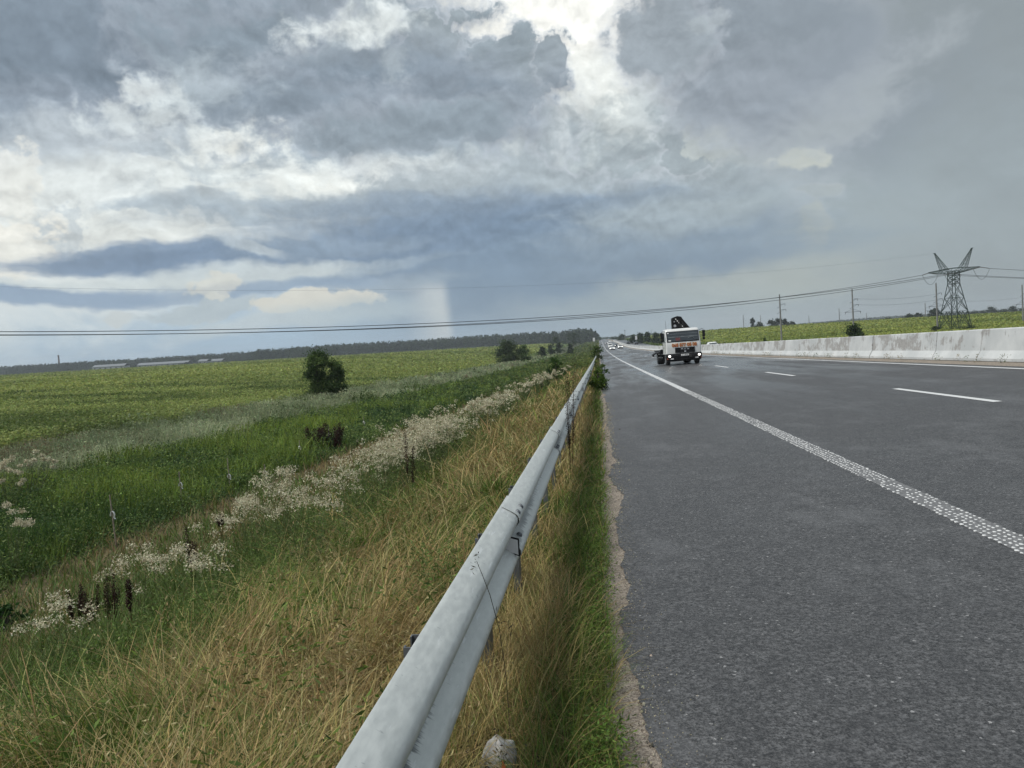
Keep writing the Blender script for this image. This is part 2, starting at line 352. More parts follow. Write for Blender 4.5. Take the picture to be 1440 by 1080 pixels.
# gravel edge, roads
yr = np.unique(np.concatenate([np.linspace(-20, 0, 81), np.linspace(0, 12, 601), np.linspace(12, 60, 161), np.linspace(60, 700, 161), np.linspace(710, 2600, 60)]))
def rz(dz): return lambda X, Y: P(Y) + CROSS*X + dz
tag(grid_mesh('gravel_edge', np.array([-.06, .05, .15, .3, .45]), yr, rz(.004), GRAV), kind='structure')
STONES = True
def wavy(y):
    return .118 + .10*(vn(y*0, y, 1.3, 5)-.5)*1.2 + .05*(vn(y*0, y, .45, 6)-.5) + .045*(vn(y*0, y, .16, 7)-.5) + .022*(vn(y*0, y, .05, 17)-.5) - .05*np.clip((y-6)/20, 0, 1)
X0 = np.linspace(0, 1, 41); base = grid_mesh('road', X0, yr, lambda X, Y: P(Y) + CROSS*(wavy(Y)+X*(11.55-wavy(Y))) + .012, ASPH)
co = np.zeros(len(base.data.vertices)*3, np.float32); base.data.vertices.foreach_get('co', co); co = co.reshape(-1, 3); w = wavy(co[:, 1]); co[:, 0] = w + co[:, 0]*(11.55-w)
base.data.vertices.foreach_set('co', co.ravel()); base.data.update(); tag(base, kind='structure'); ROAD = base
# dirt strip at the foot of the barrier, other carriageway
tag(grid_mesh('dirt_strip', np.array([11.15, 11.4, 11.8, 12.5, 13.0]), yr, lambda X, Y: P(Y)+CROSS*X+.016+.02*(X > 11.2), GRAV), kind='structure')
tag(grid_mesh('opposite_road', np.linspace(13.0, 24.4, 12), yr, lambda X, Y: P(Y)+CROSS*12.3-.03*(X-12.3)+.02, ASPH), kind='structure')
def strip(name, x0, x1, ya, yb, mat, dz=.017, parent=ROAD, step=2.0):
    y = np.linspace(ya, yb, max(2, int((yb-ya)/step)+1)); o = grid_mesh(name, np.array([x0, x1]), y, lambda X, Y: P(Y)+CROSS*X+dz, mat); o.parent = parent; return o
strip('edge_line', 10.68, 10.83, -10, 900, MARK)
for k in range(14):
    y0 = .15 + 13.3*k
    strip('lane_dash', 6.62, 6.77, y0, y0+4.4, MARK, step=1.5)
o = strip('lane_dash', 6.62, 6.77, 187, 900, MARKW, .0165)
# profiled edge line: rows of raised paint dots, then a plain worn line farther on
ms = Mass(); yy = np.arange(2.5, 46, .066); dots = []
mb = []
for c in range(5):
    y_ = yy + (c % 2)*.033 + RNG.normal(0, .006, len(yy)); x_ = 2.585 + c*.047 + RNG.normal(0, .005, len(yy)); keep = RNG.random(len(yy)) > .06 + .25*(vn(y_*0, y_, 1.7, 4) > .72)
    mb.append(np.stack([x_[keep], y_[keep]], 1))
mb = np.concatenate(mb); n = len(mb); sx = RNG.uniform(.009, .0165, n); sy = RNG.uniform(.011, .021, n); zb = P(mb[:, 1])+CROSS*mb[:, 0]+.012; hh = RNG.uniform(.003, .007, n)
ang = np.linspace(0, 2*np.pi, 8, endpoint=False)
R0 = np.stack([mb[:, None, 0]+np.cos(ang)*sx[:, None], mb[:, None, 1]+np.sin(ang)*sy[:, None], np.repeat(zb[:, None]-.002, 8, 1)], 2); R1 = np.stack([mb[:, None, 0]+np.cos(ang)*sx[:, None]*.8, mb[:, None, 1]+np.sin(ang)*sy[:, None]*.8, np.repeat((zb+hh)[:, None], 8, 1)], 2)
V = np.concatenate([R0, R1], 1); b = np.arange(n)[:, None]*16; Q = [np.concatenate([b+i, b+(i+1) % 8, b+8+(i+1) % 8, b+8+i], 1) for i in range(8)] + [np.concatenate([b+8, b+9, b+10, b+15], 1), np.concatenate([b+10, b+11, b+14, b+15], 1), np.concatenate([b+11, b+12, b+13, b+14], 1)]
ms._add(V, np.stack(Q, 1), np.ones((n*16, 3))); o = ms.build('rumble_line', DOTS, ROAD)
strip('rumble_line', 2.575, 2.785, 24, 900, MARKW, .0165)
strip('rumble_line', 2.575, 2.785, -8, 24, simple('worn line paint', (.13, .132, .133), .7, var=.5, scale=60, bump=.2), .014)
# ------------------------------------------------------------------ guardrail
PROF = [(0, .156), (.012, .150), (.05, .128), (.072, .112), (.081, .095), (.081, .075), (.070, .058), (.02, .022), (.004, .008), (.004, -.008), (.02, -.022), (.07, -.058), (.081, -.075), (.081, -.095), (.072, -.112), (.05, -.128), (.012, -.15), (0, -.156)]
PROF = [(x*1.14-.004, z*1.05) for x, z in PROF]
RX = -.572; RZ = .60
rail = empty('guardrail', (RX, 0, 0), label='galvanised steel guardrail on posts running along the grassy left verge', cat='guardrail')
def rail_z(y): return float(P(y)) + CROSS*RX + RZ
JO = [-4.1 + 4.0*k for k in range(32)]
JO = [j+ .02 for j in JO]
for a, b in zip(JO[:-1], JO[1:]):
    # local origin on the beam axis, so that the dirt streaks follow the profile
    mbm = MB(); rings = []; e = b + .32; zz0 = rail_z(a)
    for y in np.linspace(a, e, 5):
        off = .010*(1-(y-a)/(e-a)) ; zc = rail_z(y)-zz0; out_ = [(x+off, z) for x, z in PROF]; inn = [(x+off-.003, z*1.0) for x, z in reversed(PROF)]
        rings.append([(x, y-a, zc+z) for x, z in out_+inn])
    mbm.rings(rings); o = mbm.build('rail_beam', GALV, rail, smooth=True); o.location = (0, a, zz0)
    if a < 60:
        for dy in (.07, .22):
            for dx, dz in ((.066, .116), (.052, -.0455)):
                c = Vector((dx*1.14+.006, a+dy, rail_z(a+dy)+dz)); MB().bar(c, c+Vector((.6, 0, .8))*.013, .019, .012, 10).build('bolt', M['post_steel'], rail, smooth=True)
y = -.41
pk = 0
while y < 104 and pk < 84:
    zt = rail_z(y); zg = float(gz(RX-.08, y)); mbm = MB()
    # C-shaped post (web to the rail, two flanges back, lips) and spacer strap
    poly = [(-.006, -.05), (-.006, .05), (-.047, .05), (-.047, .03), (-.042, .03), (-.042, .045), (-.011, .045), (-.011, -.045), (-.042, -.045), (-.042, -.03), (-.047, -.03), (-.047, -.05)]
    mbm.prism([(px, y+py) for px, py in poly], 'z', zg-.25, zt+.135)
    o = mbm.build('post', M['post_steel'], rail)
    y += 1.27; pk += 1
for yj in (3.79, 19.8, 35.8):
    mbm = MB(); zc = rail_z(yj)
    poly = [(.008, -.012), (.088, -.062), (.088, .062), (.008, .012)]
    poly = [(.012, -.040), (.105, -.075), (.105, .020), (.012, .045)]
    mbm.prism([(px, zc+pz) for px, pz in poly], 'y', yj, yj+.006); o = mbm.build('reflector', M['black'], rail)
    mb2 = MB(); q = [(.018, -.034), (.098, -.065), (.098, .013), (.018, .036)]
    mb2.prism([(px, zc+pz) for px, pz in q], 'y', yj-.003, yj-.0005); mb2.build('reflective_sheet', M['paper'], o)
# ------------------------------------------------------------------ median barrier blocks
bp = [(-.30, 0), (-.30, .09), (-.17, .33), (-.10, .98), (-.07, 1.0), (.07, 1.0), (.10, .98), (.17, .33), (.30, .09), (.30, 0)]
m0 = MB(); m0.prism([(x, z) for x, z in bp], 'y', -1.535, 1.535); blk = m0.build('concrete_barrier', PCONC, None, bevel=.012, bseg=1)
blk['label'] = 'white painted concrete barrier block with peeling paint, one of the row along the median'; blk['category'] = 'concrete barrier'; blk['group'] = 'concrete barrier blocks along the median'
k = 0; yb = 11.0
while yb < 620:
    o = blk if k == 0 else blk.copy()
    if k: COL.objects.link(o)
    x = 12.1; z0 = float(P(yb-1.5))+CROSS*x; z1 = float(P(yb+1.5))+CROSS*x
    o.location = (x+random.gauss(0, .012), yb, (z0+z1)/2+.03); o.rotation_euler = (math.atan2(z1-z0, 3), 0, random.gauss(0, .004)); k += 1; yb += 3.1
#PART2
# ------------------------------------------------------------------ text
def text_mesh(name, body, size, mat, parent, loc, thick=.006, sx=1.0, bold=0.0):
    """letters standing upright, facing -y"""
    cu = bpy.data.curves.new(name, 'FONT'); cu.body = body; cu.size = size; cu.align_x = 'CENTER'; cu.align_y = 'CENTER'; cu.extrude = thick; cu.offset = bold
    t = bpy.data.objects.new(name, cu); COL.objects.link(t); bpy.context.view_layer.update()
    me = bpy.data.meshes.new_from_object(t.evaluated_get(bpy.context.evaluated_depsgraph_get()))
    bpy.data.objects.remove(t); me.materials.clear(); me.materials.append(mat)
    o = bpy.data.objects.new(name, me); link(o, parent); o.location = loc; o.rotation_euler = (math.pi/2, 0, 0); o.scale = (sx, 1, 1); return o
def rrect(w, y0, y1, z, r=.12, n=4):
    pts = []; hx = w/2
    for cx, cy, a0 in ((hx-r, y0+r, -90), (hx-r, y1-r, 0), (-hx+r, y1-r, 90), (-hx+r, y0+r, 180)):
        for k in range(n+1):
            a = math.radians(a0+90*k/n); pts.append((cx+r*math.cos(a), cy+r*math.sin(a), z))
    return pts
def wheel(parent, x, y, r, w, dual=False):
    t = MB(); R = []
    for rr, xx in ((r*.62, -w/2), (r*.9, -w/2), (r, -w*.36), (r, w*.36), (r*.9, w/2), (r*.62, w/2)):
        R.append([(x+xx, y+rr*math.cos(a), r+rr*math.sin(a)) for a in np.linspace(0, 2*math.pi, 22, endpoint=False)])
    t.rings(R); o = t.build('wheel', M['rubber'], parent, smooth=True)
    h = MB(); h.cyl((x, y, r), 'x', r*.6, w*1.01, 18); h.cyl((x, y, r), 'x', r*.25, w*1.12, 12); h.build('rim', M['rim'], o, smooth=True); return o
# ------------------------------------------------------------------ crane truck
TX, TY = 5.86, 52.6
truck = empty('crane_truck', (TX, TY, float(P(TY))+CROSS*TX+.012), (-.012, -.020, .055), label='white flatbed truck with a folded black crane behind its cab and lit headlights', cat='truck')
T = truck
c = MB(); c.rings([rrect(2.42, .03, 1.75, z, .1) if z < 1 else rrect(w, y0, 1.75, z, .13) for z, w, y0 in ((.78, 2.42, .03), (.86, 2.44, .0), (1.25, 2.45, .0), (1.56, 2.44, .03), (2.36, 2.34, .24), (2.47, 2.30, .32), (2.54, 2.16, .44))])
body = c.build('cab', M['white_paint'], T, smooth=True)
def front_panel(x0, x1, z0, z1, name, mat, parent, pr=.012, th=.02):
    yf = lambda z: np.interp(z, [.78, .86, 1.25, 1.56, 2.36, 2.47], [.03, 0, 0, .03, .24, .32])
    m_ = MB(); vs = []
    for z in (z0, z1):
        for x in (x0, x1):
            vs.append((x, yf(z)-pr, z))
    vs2 = [(a, b_+th, z) for a, b_, z in vs]
    m_.add(vs+vs2, [(0, 1, 3, 2), (4, 6, 7, 5), (0, 4, 5, 1), (2, 3, 7, 6), (0, 2, 6, 4), (1, 5, 7, 3)]); return m_.build(name, mat, parent, bevel=.006)
front_panel(-1.11, 1.11, 1.60, 2.36, 'windscreen_surround', M['black'], T, .008)
ws = front_panel(-1.07, 1.07, 1.66, 2.32, 'windscreen', M['glass'], T, .016)
front_panel(-1.0, -.83, 1.69, 1.76, 'sticker', M['paper'], ws, .024); front_panel(-1.03, -.94, 2.22, 2.28, 'sticker', M['paper'], ws, .024)
front_panel(-.5, -.18, 1.70, 1.90, 'red_pennant', M['red'], ws, .022)
front_panel(-1.04, 1.04, 2.16, 2.19, 'reflection_band', M['streak_wheel_grey'], ws, .021); front_panel(-1.03, 1.03, 1.93, 1.99, 'reflection_band', M['streak_wheel_grey'], ws, .021)  # pale grey bands laid on the glass imitate its reflected streaks
sw_ = MB(); sw_.path([(.55+.2*math.cos(a), .02+.02*math.sin(a), 1.80+.11*math.sin(a)) for a in np.linspace(.1, 3.0, 9)], .015, 5); sw_.build('steering_wheel', M['streak_wheel_grey'], ws)
for sx in (-.45, .35):
    w_ = MB(); w_.path([(sx, -.01, 1.60), (sx+.25, .00, 1.64), (sx+.62, .01, 1.70)], .012, 5); w_.build('wiper', M['black'], T)
# phone number, grille, letters, plate
text_mesh('phone_number', '068 877 08 08', .315, M['gold'], T, (.06, -.012, 1.375), .004, .93, .020)
text_mesh('phone_number', '068 877 08 08', .315, M['orange'], T, (.06, -.022, 1.375), .004, .93, .006)
g = MB(); g.box((.08, -.01, 1.03), (1.36, .05, .37)); gr = g.build('grille', M['black'], T, bevel=.02)
g = MB()
for k in range(5): g.box((.08, -.04, .90+.065*k), (1.28, .02, .022))
g.build('grille_slat', M['dark_metal'], gr)
text_mesh('lettering', 'M A N', .17, M['chrome'], gr, (.08, -.058, 1.10), .006, 1.2)
g = MB(); g.box((.08, -.055, .93), (.12, .012, .07)); g.build('emblem', M['chrome'], gr, bevel=.01)
c = MB(); c.rings([rrect(w, y0, .55, z, .14) for z, w, y0 in ((.27, 2.2, .06), (.33, 2.36, -.04), (.55, 2.46, -.10), (.70, 2.47, -.10), (.79, 2.45, -.05), (.81, 2.40, .02))]); bum = c.build('bumper', M['black'], T, smooth=True)
g = MB(); g.box((0, -.10, .40), (1.2, .02, .05)); g.build('bumper_step', M['dark_metal'], bum, bevel=.008)
g = MB(); g.box((.05, -.105, .685), (.54, .015, .125)); pl = g.build('number_plate', M['plate'], T, bevel=.006); text_mesh('plate_text', 'AA 1270 EA', .10, M['ink'], pl, (.05, -.114, .685), .002, .85, .002)
for sx in (-1, 1):
    g = MB(); g.box((sx*.93, -.095, .64), (.40, .04, .20)); hl = g.build('headlight', M['dark_metal'], T, bevel=.02)
    g = MB(); g.ball((sx*1.02, -.125, .64), (.085, .02, .075), 12, 6); g.build('lit_lamp', M['lamp'], hl, smooth=True)
    g = MB(); g.box((sx*.85, -.095, .45), (.22, .03, .07)); g.build('fog_lamp', M['lens'], T, bevel=.01)
    g = MB(); g.box((sx*1.12, -.04, .48), (.14, .05, .12)); g.build('indicator', M['orange'], T, bevel=.01)
    # mirrors
    g = MB(); g.path([(sx*1.16, .22, 2.36), (sx*1.35, .1, 2.40), (sx*1.46, .08, 2.36)], .018, 6); g.path([(sx*1.16, .1, 1.62), (sx*1.40, .08, 1.60)], .016, 6); arm = g.build('mirror_arm', M['black'], T)
    g = MB(); g.box((sx*1.45, .08, 2.08), (.19, .09, .46)); mi = g.build('mirror', M['black'], T, bevel=.03)
    g = MB(); g.box((sx*1.44, .08, 1.74), (.17, .09, .18)); g.build('wide_mirror', M['black'], mi, bevel=.03)
    # side window, door seam, handle, step
    g = MB(); g.prism([(.42, 1.66), (1.35, 1.66), (1.35, 2.28), (.58, 2.28)], 'x', sx*1.195, sx*1.235); sw = g.build('side_window', M['glass'], T)
    sw.rotation_euler = (0, 0, 0)
    g = MB(); g.box((sx*1.228, .9, 1.25), (.012, 1.15, .012)); g.box((sx*1.228, 1.48, 1.6), (.012, .012, 1.4)); g.box((sx*1.228, .3, 1.2), (.012, .012, .7)); g.build('door_seam', M['dark_metal'], T)
    g = MB(); g.box((sx*1.235, 1.3, 1.45), (.03, .16, .04)); g.build('door_handle', M['black'], T, bevel=.006)
    g = MB(); g.box((sx*1.12, .95, .55), (.16, .45, .06)); g.box((sx*1.14, .95, .78), (.14, .45, .05)); g.build('cab_step', M['dark_metal'], T, bevel=.01)
    wheel(T, sx*1.02, .95, .46, .28); wheel(T, sx*.98, 4.75, .46, .5)
    g = MB(); g.rings([[(sx*xx, .95+rr*math.cos(a), .46+rr*math.sin(a)) for a in np.linspace(-.1, math.pi+.1, 12)] + [(sx*xx, .95+(rr-.03)*math.cos(a), .46+(rr-.03)*math.sin(a)) for a in np.linspace(math.pi+.1, -.1, 12)] for xx, rr in ((.85, .56), (1.2, .56))]); g.build('mudguard', M['black'], T)
    g = MB(); g.box((sx*.95, 2.8, .62), (.42, 1.0, .42)); g.build('side_box', M['dark_metal'], T, bevel=.03)
    g = MB(); g.bar((sx*1.22, 2.0, .55), (sx*1.22, 4.0, .55), .04); g.bar((sx*1.22, 2.0, .8), (sx*1.22, 4.0, .8), .04); g.build('side_rail', M['rim'], T)
g = MB(); g.box((.4, 1.4, .62), (.14, 5, .2)); 
for sx in (-.42, .42): g.box((sx, 3.6, .72), (.12, 5.6, .24))
g.build('chassis', M['dark_metal'], T)
g = MB(); g.box((0, 4.5, 1.02), (2.42, 4.0, .12)); bed = g.build('flatbed', M['dark_metal'], T, bevel=.015)
g = MB(); g.box((-1.32, 3.0, .93), (.42, .9, .10), Matrix.Rotation(-.35, 3, 'Y')); g.box((-1.40, 4.6, .86), (.5, .8, .09), Matrix.Rotation(-.5, 3, 'Y')); g.box((-1.55, 4.6, .70), (.1, .3, .16)); g.build('folded_side_ramp', M['dark_metal'], T, bevel=.01)
g = MB(); g.box((0, 2.35, 1.15), (1.0, .6, .5)); g.box((-1.15, 2.3, .95), (.35, .3, .34)); g.box((1.15, 2.3, .95), (.35, .3, .34)); g.box((0, 2.3, .95), (2.3, .24, .2)); g.bar((-1.2, 2.3, 1.15), (-1.2, 2.3, .45), .08, n=10); g.bar((1.2, 2.3, 1.15), (1.2, 2.3, .45), .08, n=10); cb = g.build('crane_base', M['black'], T, bevel=.02)
g = MB(); g.prism([(-.38, 1.4), (.98, 1.4), (.92, 2.55), (.40, 3.28), (.33, 3.42), (.05, 3.48), (-.30, 3.38), (-.36, 3.30), (-.36, 2.5)], 'y', 2.10, 2.55); cr = g.build('crane_boom', M['black'], T, bevel=.03)
g = MB(); g.cyl((-.17, 2.09, 2.78), 'y', .10, .03, 18); g.build('pivot_cap', M['rim'], cr, smooth=True)
g = MB(); g.cyl((-.2, 2.09, 3.08), 'y', .05, .03, 12); g.build('pivot_cap', M['rim'], cr, smooth=True)
g = MB()
for k in range(7): g.box((-.08+.11*k, 2.09, 3.26-.135*k), (.085, .02, .06), Matrix.Rotation(.9, 3, 'Y'))
g.build('warning_stripe', M['plate'], cr)
g = MB(); g.bar((.30, 2.07, 2.5), (.12, 2.07, 3.3), .05, n=10); g.bar((.5, 2.07, 2.5), (.35, 2.07, 3.1), .035, n=10); g.build('hydraulic_ram', M['dark_metal'], cr)
g = MB(); g.bar((-1.05, .5, 2.5), (-1.06, .52, 3.15), .012, .006, 6); g.build('aerial', M['black'], T)
# ------------------------------------------------------------------ cars
def car(name, x, y, label, paint, kind='car', facing=-1, lit=True, gz_=None, group=None):
    z = (float(P(y))+CROSS*x+.012) if x < 12 else float(gz(x, y))+.02
    t = empty(name, (x, y, z), (0, -CROSS if x < 12 else .03, 0 if facing < 0 else math.pi), label=label, cat=kind, group=group)
    van = kind == 'van'
    b = MB()
    if van:
        b.rings([rrect(w, y0, y1, zz, .15) for zz, w, y0, y1 in ((.3, 1.8, .08, 5.1), (.5, 1.92, .0, 5.15), (1.05, 1.94, .05, 5.15), (1.2, 1.92, .5, 5.15), (2.05, 1.78, 1.35, 5.1), (2.2, 1.6, 1.6, 5.0))])
    else:
        b.rings([rrect(w, y0, y1, zz, .2) for zz, w, y0, y1 in ((.25, 1.64, .1, 4.2), (.42, 1.78, .0, 4.3), (.7, 1.80, .05, 4.28), (.92, 1.74, .35, 4.2), (1.0, 1.58, .95, 4.05), (1.38, 1.26, 1.6, 3.5), (1.46, 1.05, 1.8, 3.3))])
    b.build('body', paint, t, smooth=True)
    g = MB()
    if van: g.add([(-.82, .56, 1.25), (.82, .56, 1.25), (.74, 1.20, 1.98), (-.74, 1.20, 1.98), (-.82, .75, 1.25), (.82, .75, 1.25), (.74, 1.4, 1.98), (-.74, 1.4, 1.98)], [(0,1,2,3),(7,6,5,4),(0,4,5,1),(3,2,6,7),(0,3,7,4),(1,5,6,2)])
    else: g.add([(-.74, .93, 1.01), (.74, .93, 1.01), (.60, 1.54, 1.37), (-.60, 1.54, 1.37), (-.74, 1.1, 1.01), (.74, 1.1, 1.01), (.6, 1.7, 1.37), (-.6, 1.7, 1.37)], [(0,1,2,3),(7,6,5,4),(0,4,5,1),(3,2,6,7),(0,3,7,4),(1,5,6,2)])
    g.build('windscreen', M['glass'], t)
    L = 5.15 if van else 4.3
    g = MB(); yb_, zb_, zt_ = (5.12, 1.2, 1.95) if van else (3.9, 1.02, 1.36)
    g.add([(-.66, yb_+(.05 if van else .17), zb_), (.66, yb_+(.05 if van else .17), zb_), (.55, yb_+(.04 if van else -.38), zt_), (-.55, yb_+(.04 if van else -.38), zt_), (-.66, yb_-.2, zb_), (.66, yb_-.2, zb_), (.55, yb_-.6, zt_), (-.55, yb_-.6, zt_)], [(0,1,2,3),(7,6,5,4),(0,4,5,1),(3,2,6,7),(0,3,7,4),(1,5,6,2)])
    g.build('rear_window', M['glass'], t)
    g = MB(); g.box((0, -.005, .42), (1.1, .05, .22)); g.box((0, .03, .24), (1.6, .1, .16)); g.build('grille', M['black'], t, bevel=.01)
    for sx in (-1, 1):
        g = MB(); g.ball((sx*.68, .07, .68), (.17, .08, .09), 10, 6); g.build('headlight', M['lamp'] if lit else M['lens'], t, smooth=True)
        g = MB(); g.box((sx*.70, L-.03, .82), (.2, .06, .16)); g.build('tail_light', M['tail'], t, bevel=.01)
        g = MB(); g.box((sx*1.0, 1.15, 1.0), (.2, .1, .13)); g.build('mirror', M['black'], t, bevel=.02)
        for yw in (.85, L-.85): wheel(t, sx*.80, yw, .31, .2)
    return t
car('hatchback_car', 4.55, 262, 'white oncoming car nearest behind the truck in the lane beside the shoulder', M['white_paint'])
car('delivery_van', 5.0, 330, 'white oncoming van directly behind the nearest white car, its roof showing above it', M['white_paint'], 'van')
car('hatchback_car', 8.05, 285, 'white oncoming car in the lane beside the median, dark windscreen', M['white_paint'])
car('hatchback_car', 8.2, 350, 'dark oncoming car with lit headlights, just behind the white car of the median lane', M['dark_car'])
car('hatchback_car', 4.7, 470, 'small far silver oncoming car with bright headlights near where the road vanishes', M['silver'])
car('hatchback_car', 8.3, 560, 'farthest oncoming car in the median lane, a white speck in the spray', M['white_paint'])
car('hatchback_car', 15.6, 405, 'dark car driving away beyond the barrier, the left one of two', M['dark_car'], facing=1, lit=False)
car('hatchback_car', 19.2, 390, 'dark car driving away beyond the barrier, the right one of two', M['dark_car'], facing=1, lit=False)
car('hatchback_car', 19.0, 131, 'white car half hidden behind the crane truck on the far carriageway', M['white_paint'], facing=1, lit=False)
# ------------------------------------------------------------------ lattice pylon
def lattice(m, A, B, ra, rb, n, w, wb, cross=True):
    """tapered four-sided lattice from centre A to centre B; ra, rb: four corner offsets"""
    A = Vector(A); B = Vector(B)
    for i in range(4): m.bar(A+Vector(ra[i]), B+Vector(rb[i]), w)
    for k in range(n):
        t0, t1 = k/n, (k+1)/n
        for i in range(4):
            j = (i+1) % 4
            p = lambda t, q: A.lerp(B, t)+Vector(ra[q]).lerp(Vector(rb[q]), t)
            m.bar(p(t0, i), p(t1, j), wb); 
            if cross: m.bar(p(t0, j), p(t1, i), wb)
            m.bar(p(t1, i), p(t1, j), wb)
def sq(r, z=0): return [(-r, -r, z), (r, -r, z), (r, r, z), (-r, r, z)]
def pylon(x, y, s, yaw, label, detail=True):
    t = empty('lattice_pylon', (x, y, float(gz(x, y))-.2), (0, 0, yaw), label=label, cat='pylon'); t.scale = (s, s, s)
    G = M['steel_green']; m = MB()
    hz = [0, 7.2, 17.2, 22.0]; hw = [4.0, 3.05, 1.42, 1.35]
    w, wb = .15, .07
    for a in range(3): lattice(m, (0, 0, hz[a]), (0, 0, hz[a+1]), sq(hw[a]), sq(hw[a+1]), (1, 2, 3)[a] if detail else 1, w, wb+.01)
    # K bracing of the foot and the slender diagonals of the waist
    for i in range(4):
        c0 = Vector(sq(hw[0])[i]); c1 = Vector(sq(hw[0])[(i+1) % 4]); d0 = Vector(sq(hw[1], 7.2)[i]); d1 = Vector(sq(hw[1], 7.2)[(i+1) % 4]); mid = (d0+d1)/2
        m.bar(c0, mid, .10); m.bar(c1, mid, .10)
        for q in (.33, .66):
            m.bar(c0.lerp(mid, q), c0.lerp(d0, q), .065); m.bar(c1.lerp(mid, q), c1.lerp(d1, q), .065); m.bar(c0.lerp(mid, q), c0.lerp(d0, q+.3), .065); m.bar(c1.lerp(mid, q), c1.lerp(d1, q+.3), .065)
        e0 = Vector(sq(hw[2], 17.2)[i]); e1 = Vector(sq(hw[2], 17.2)[(i+1) % 4]); m.bar(d0, (e0+e1)/2-Vector((0, 0, 4)), .075); m.bar(d1, (e0+e1)/2-Vector((0, 0, 4)), .075)
    m.build('tower_body', G, t)
    m = MB()
    for sx in (-1, 1):
        lattice(m, (sx*1.2, 0, 22.0), (sx*9.6, 0, 22.3), [(0, -1.35, -.9), (0, 1.35, -.9), (0, 1.35, 1.0), (0, -1.35, 1.0)], [(0, -.15, -.1), (0, .15, -.1), (0, .15, .15), (0, -.15, .15)], 6, .12, .065)
    m.bar((-1.2, -1.35, 23), (1.2, -1.35, 23), .1); m.bar((-1.2, 1.35, 23), (1.2, 1.35, 23), .1); m.bar((-1.2, -1.35, 21.1), (1.2, 1.35, 21.1), .1)
    m.build('crossarm', G, t)
    for sx in (-1, 1):
        m = MB(); lattice(m, (sx*3.5, 0, 22.8), (sx*7.0, 0, 29.3), [(-1.2, -.8, 0), (1.2, -.8, 0), (1.2, .8, 0), (-1.2, .8, 0)], [(-.12, -.12, 0), (.12, -.12, 0), (.12, .12, 0), (-.12, .12, 0)], 5, .085, .04)
        m.bar((sx*6.6, 0, 29.3), (sx*7.5, 0, 29.35), .13); m.build('earth_wire_horn', G, t)
    return t
PX, PY_ = 96.5, 215.0
PYAW = -1.0
pyl = pylon(PX, PY_, .74, PYAW, 'green steel lattice pylon with two raised horns standing in the field beyond the barrier')
def pl(p): return Matrix.Translation(pyl.location) @ Matrix.Rotation(PYAW, 4, 'Z') @ Matrix.Scale(.74, 4) @ Vector(p)
LA, MA, RA = pl((-9.6, 0, 22.3)), pl((0, -1.2, 21.2)), pl((9.6, 0, 22.3)); HL, HR = pl((-7.4, 0, 29.3)), pl((7.4, 0, 29.3))
dirL = Vector((-1, -.6, 0)).normalized(); dirR = Vector((1, .10, 0)).normalized()
def cable_pts(a, b, sag, n=60): return [a.lerp(b, i/n)-Vector((0, 0, 4*sag*(i/n)*(1-i/n))) for i in range(n+1)]
ins = {}
for nm, A in (('a', LA), ('b', MA), ('c', RA)):
    for sgn, dr in (('L', dirL), ('R', dirR)):
        e = A + dr*2.6 - Vector((0, 0, .55)); ins[nm+sgn] = e; m = MB(); q = [A.lerp(e, i/10) for i in range(11)]
        m.path(q, .06, 6)
        for i in range(1, 10): m.ball(A.lerp(e, i/10), (.13, .13, .13), 6, 4)
        o = m.build('insulator_string', M['insul'], None); o.parent = pyl; o.matrix_parent_inverse = (Matrix.Translation(pyl.location) @ Matrix.Rotation(PYAW, 4, 'Z') @ Matrix.Scale(.74, 4)).inverted()
    a_, b_ = ins[nm+'L'], ins[nm+'R']; m = MB(); m.path([a_.lerp(b_, i/14)-Vector((0, 0, 11*(i/14)*(1-i/14))) for i in range(15)], .045, 5)
    o = m.build('jumper_loop', M['cable'], None); o.parent = pyl; o.matrix_parent_inverse = (Matrix.Translation(pyl.location) @ Matrix.Rotation(PYAW, 4, 'Z') @ Matrix.Scale(.74, 4)).inverted()
def cable(a, b, sag, r, label, n=60):
    m = MB(); m.path(cable_pts(a, b, sag, n), r, 5); o = m.build('power_cable', M['cable']); return tag(o, label, 'cable')
cable(ins['aL'], Vector((-200, 24, 19.8)), 10.9, .055, 'lowest power cable sagging across the highway from the near tip of the pylon arm', 110)
cable(ins['bL'], Vector((-200, 20, 20.4)), 11.0, .055, 'power cable across the highway from the middle of the pylon arm', 110)
cable(ins['cL'], Vector((-200, 16, 20.5)), 11.1, .055, 'power cable across the highway from the far tip of the pylon arm', 110)
cable(HL, Vector((-300, 44, 45)), 15.0, .014, 'thin earth wire high above the highway from the left horn of the pylon', 110)
for nm, lb in (('a', 'upper power cable leaving the pylon to the right edge of the picture'), ('b', 'middle power cable leaving the pylon to the right edge'), ('c', 'lowest power cable leaving the pylon to the right edge')):
    cable(ins[nm+'R'], ins[nm+'R']+Vector((190, 22, -2.5)), 5.0, .05, lb, 40)
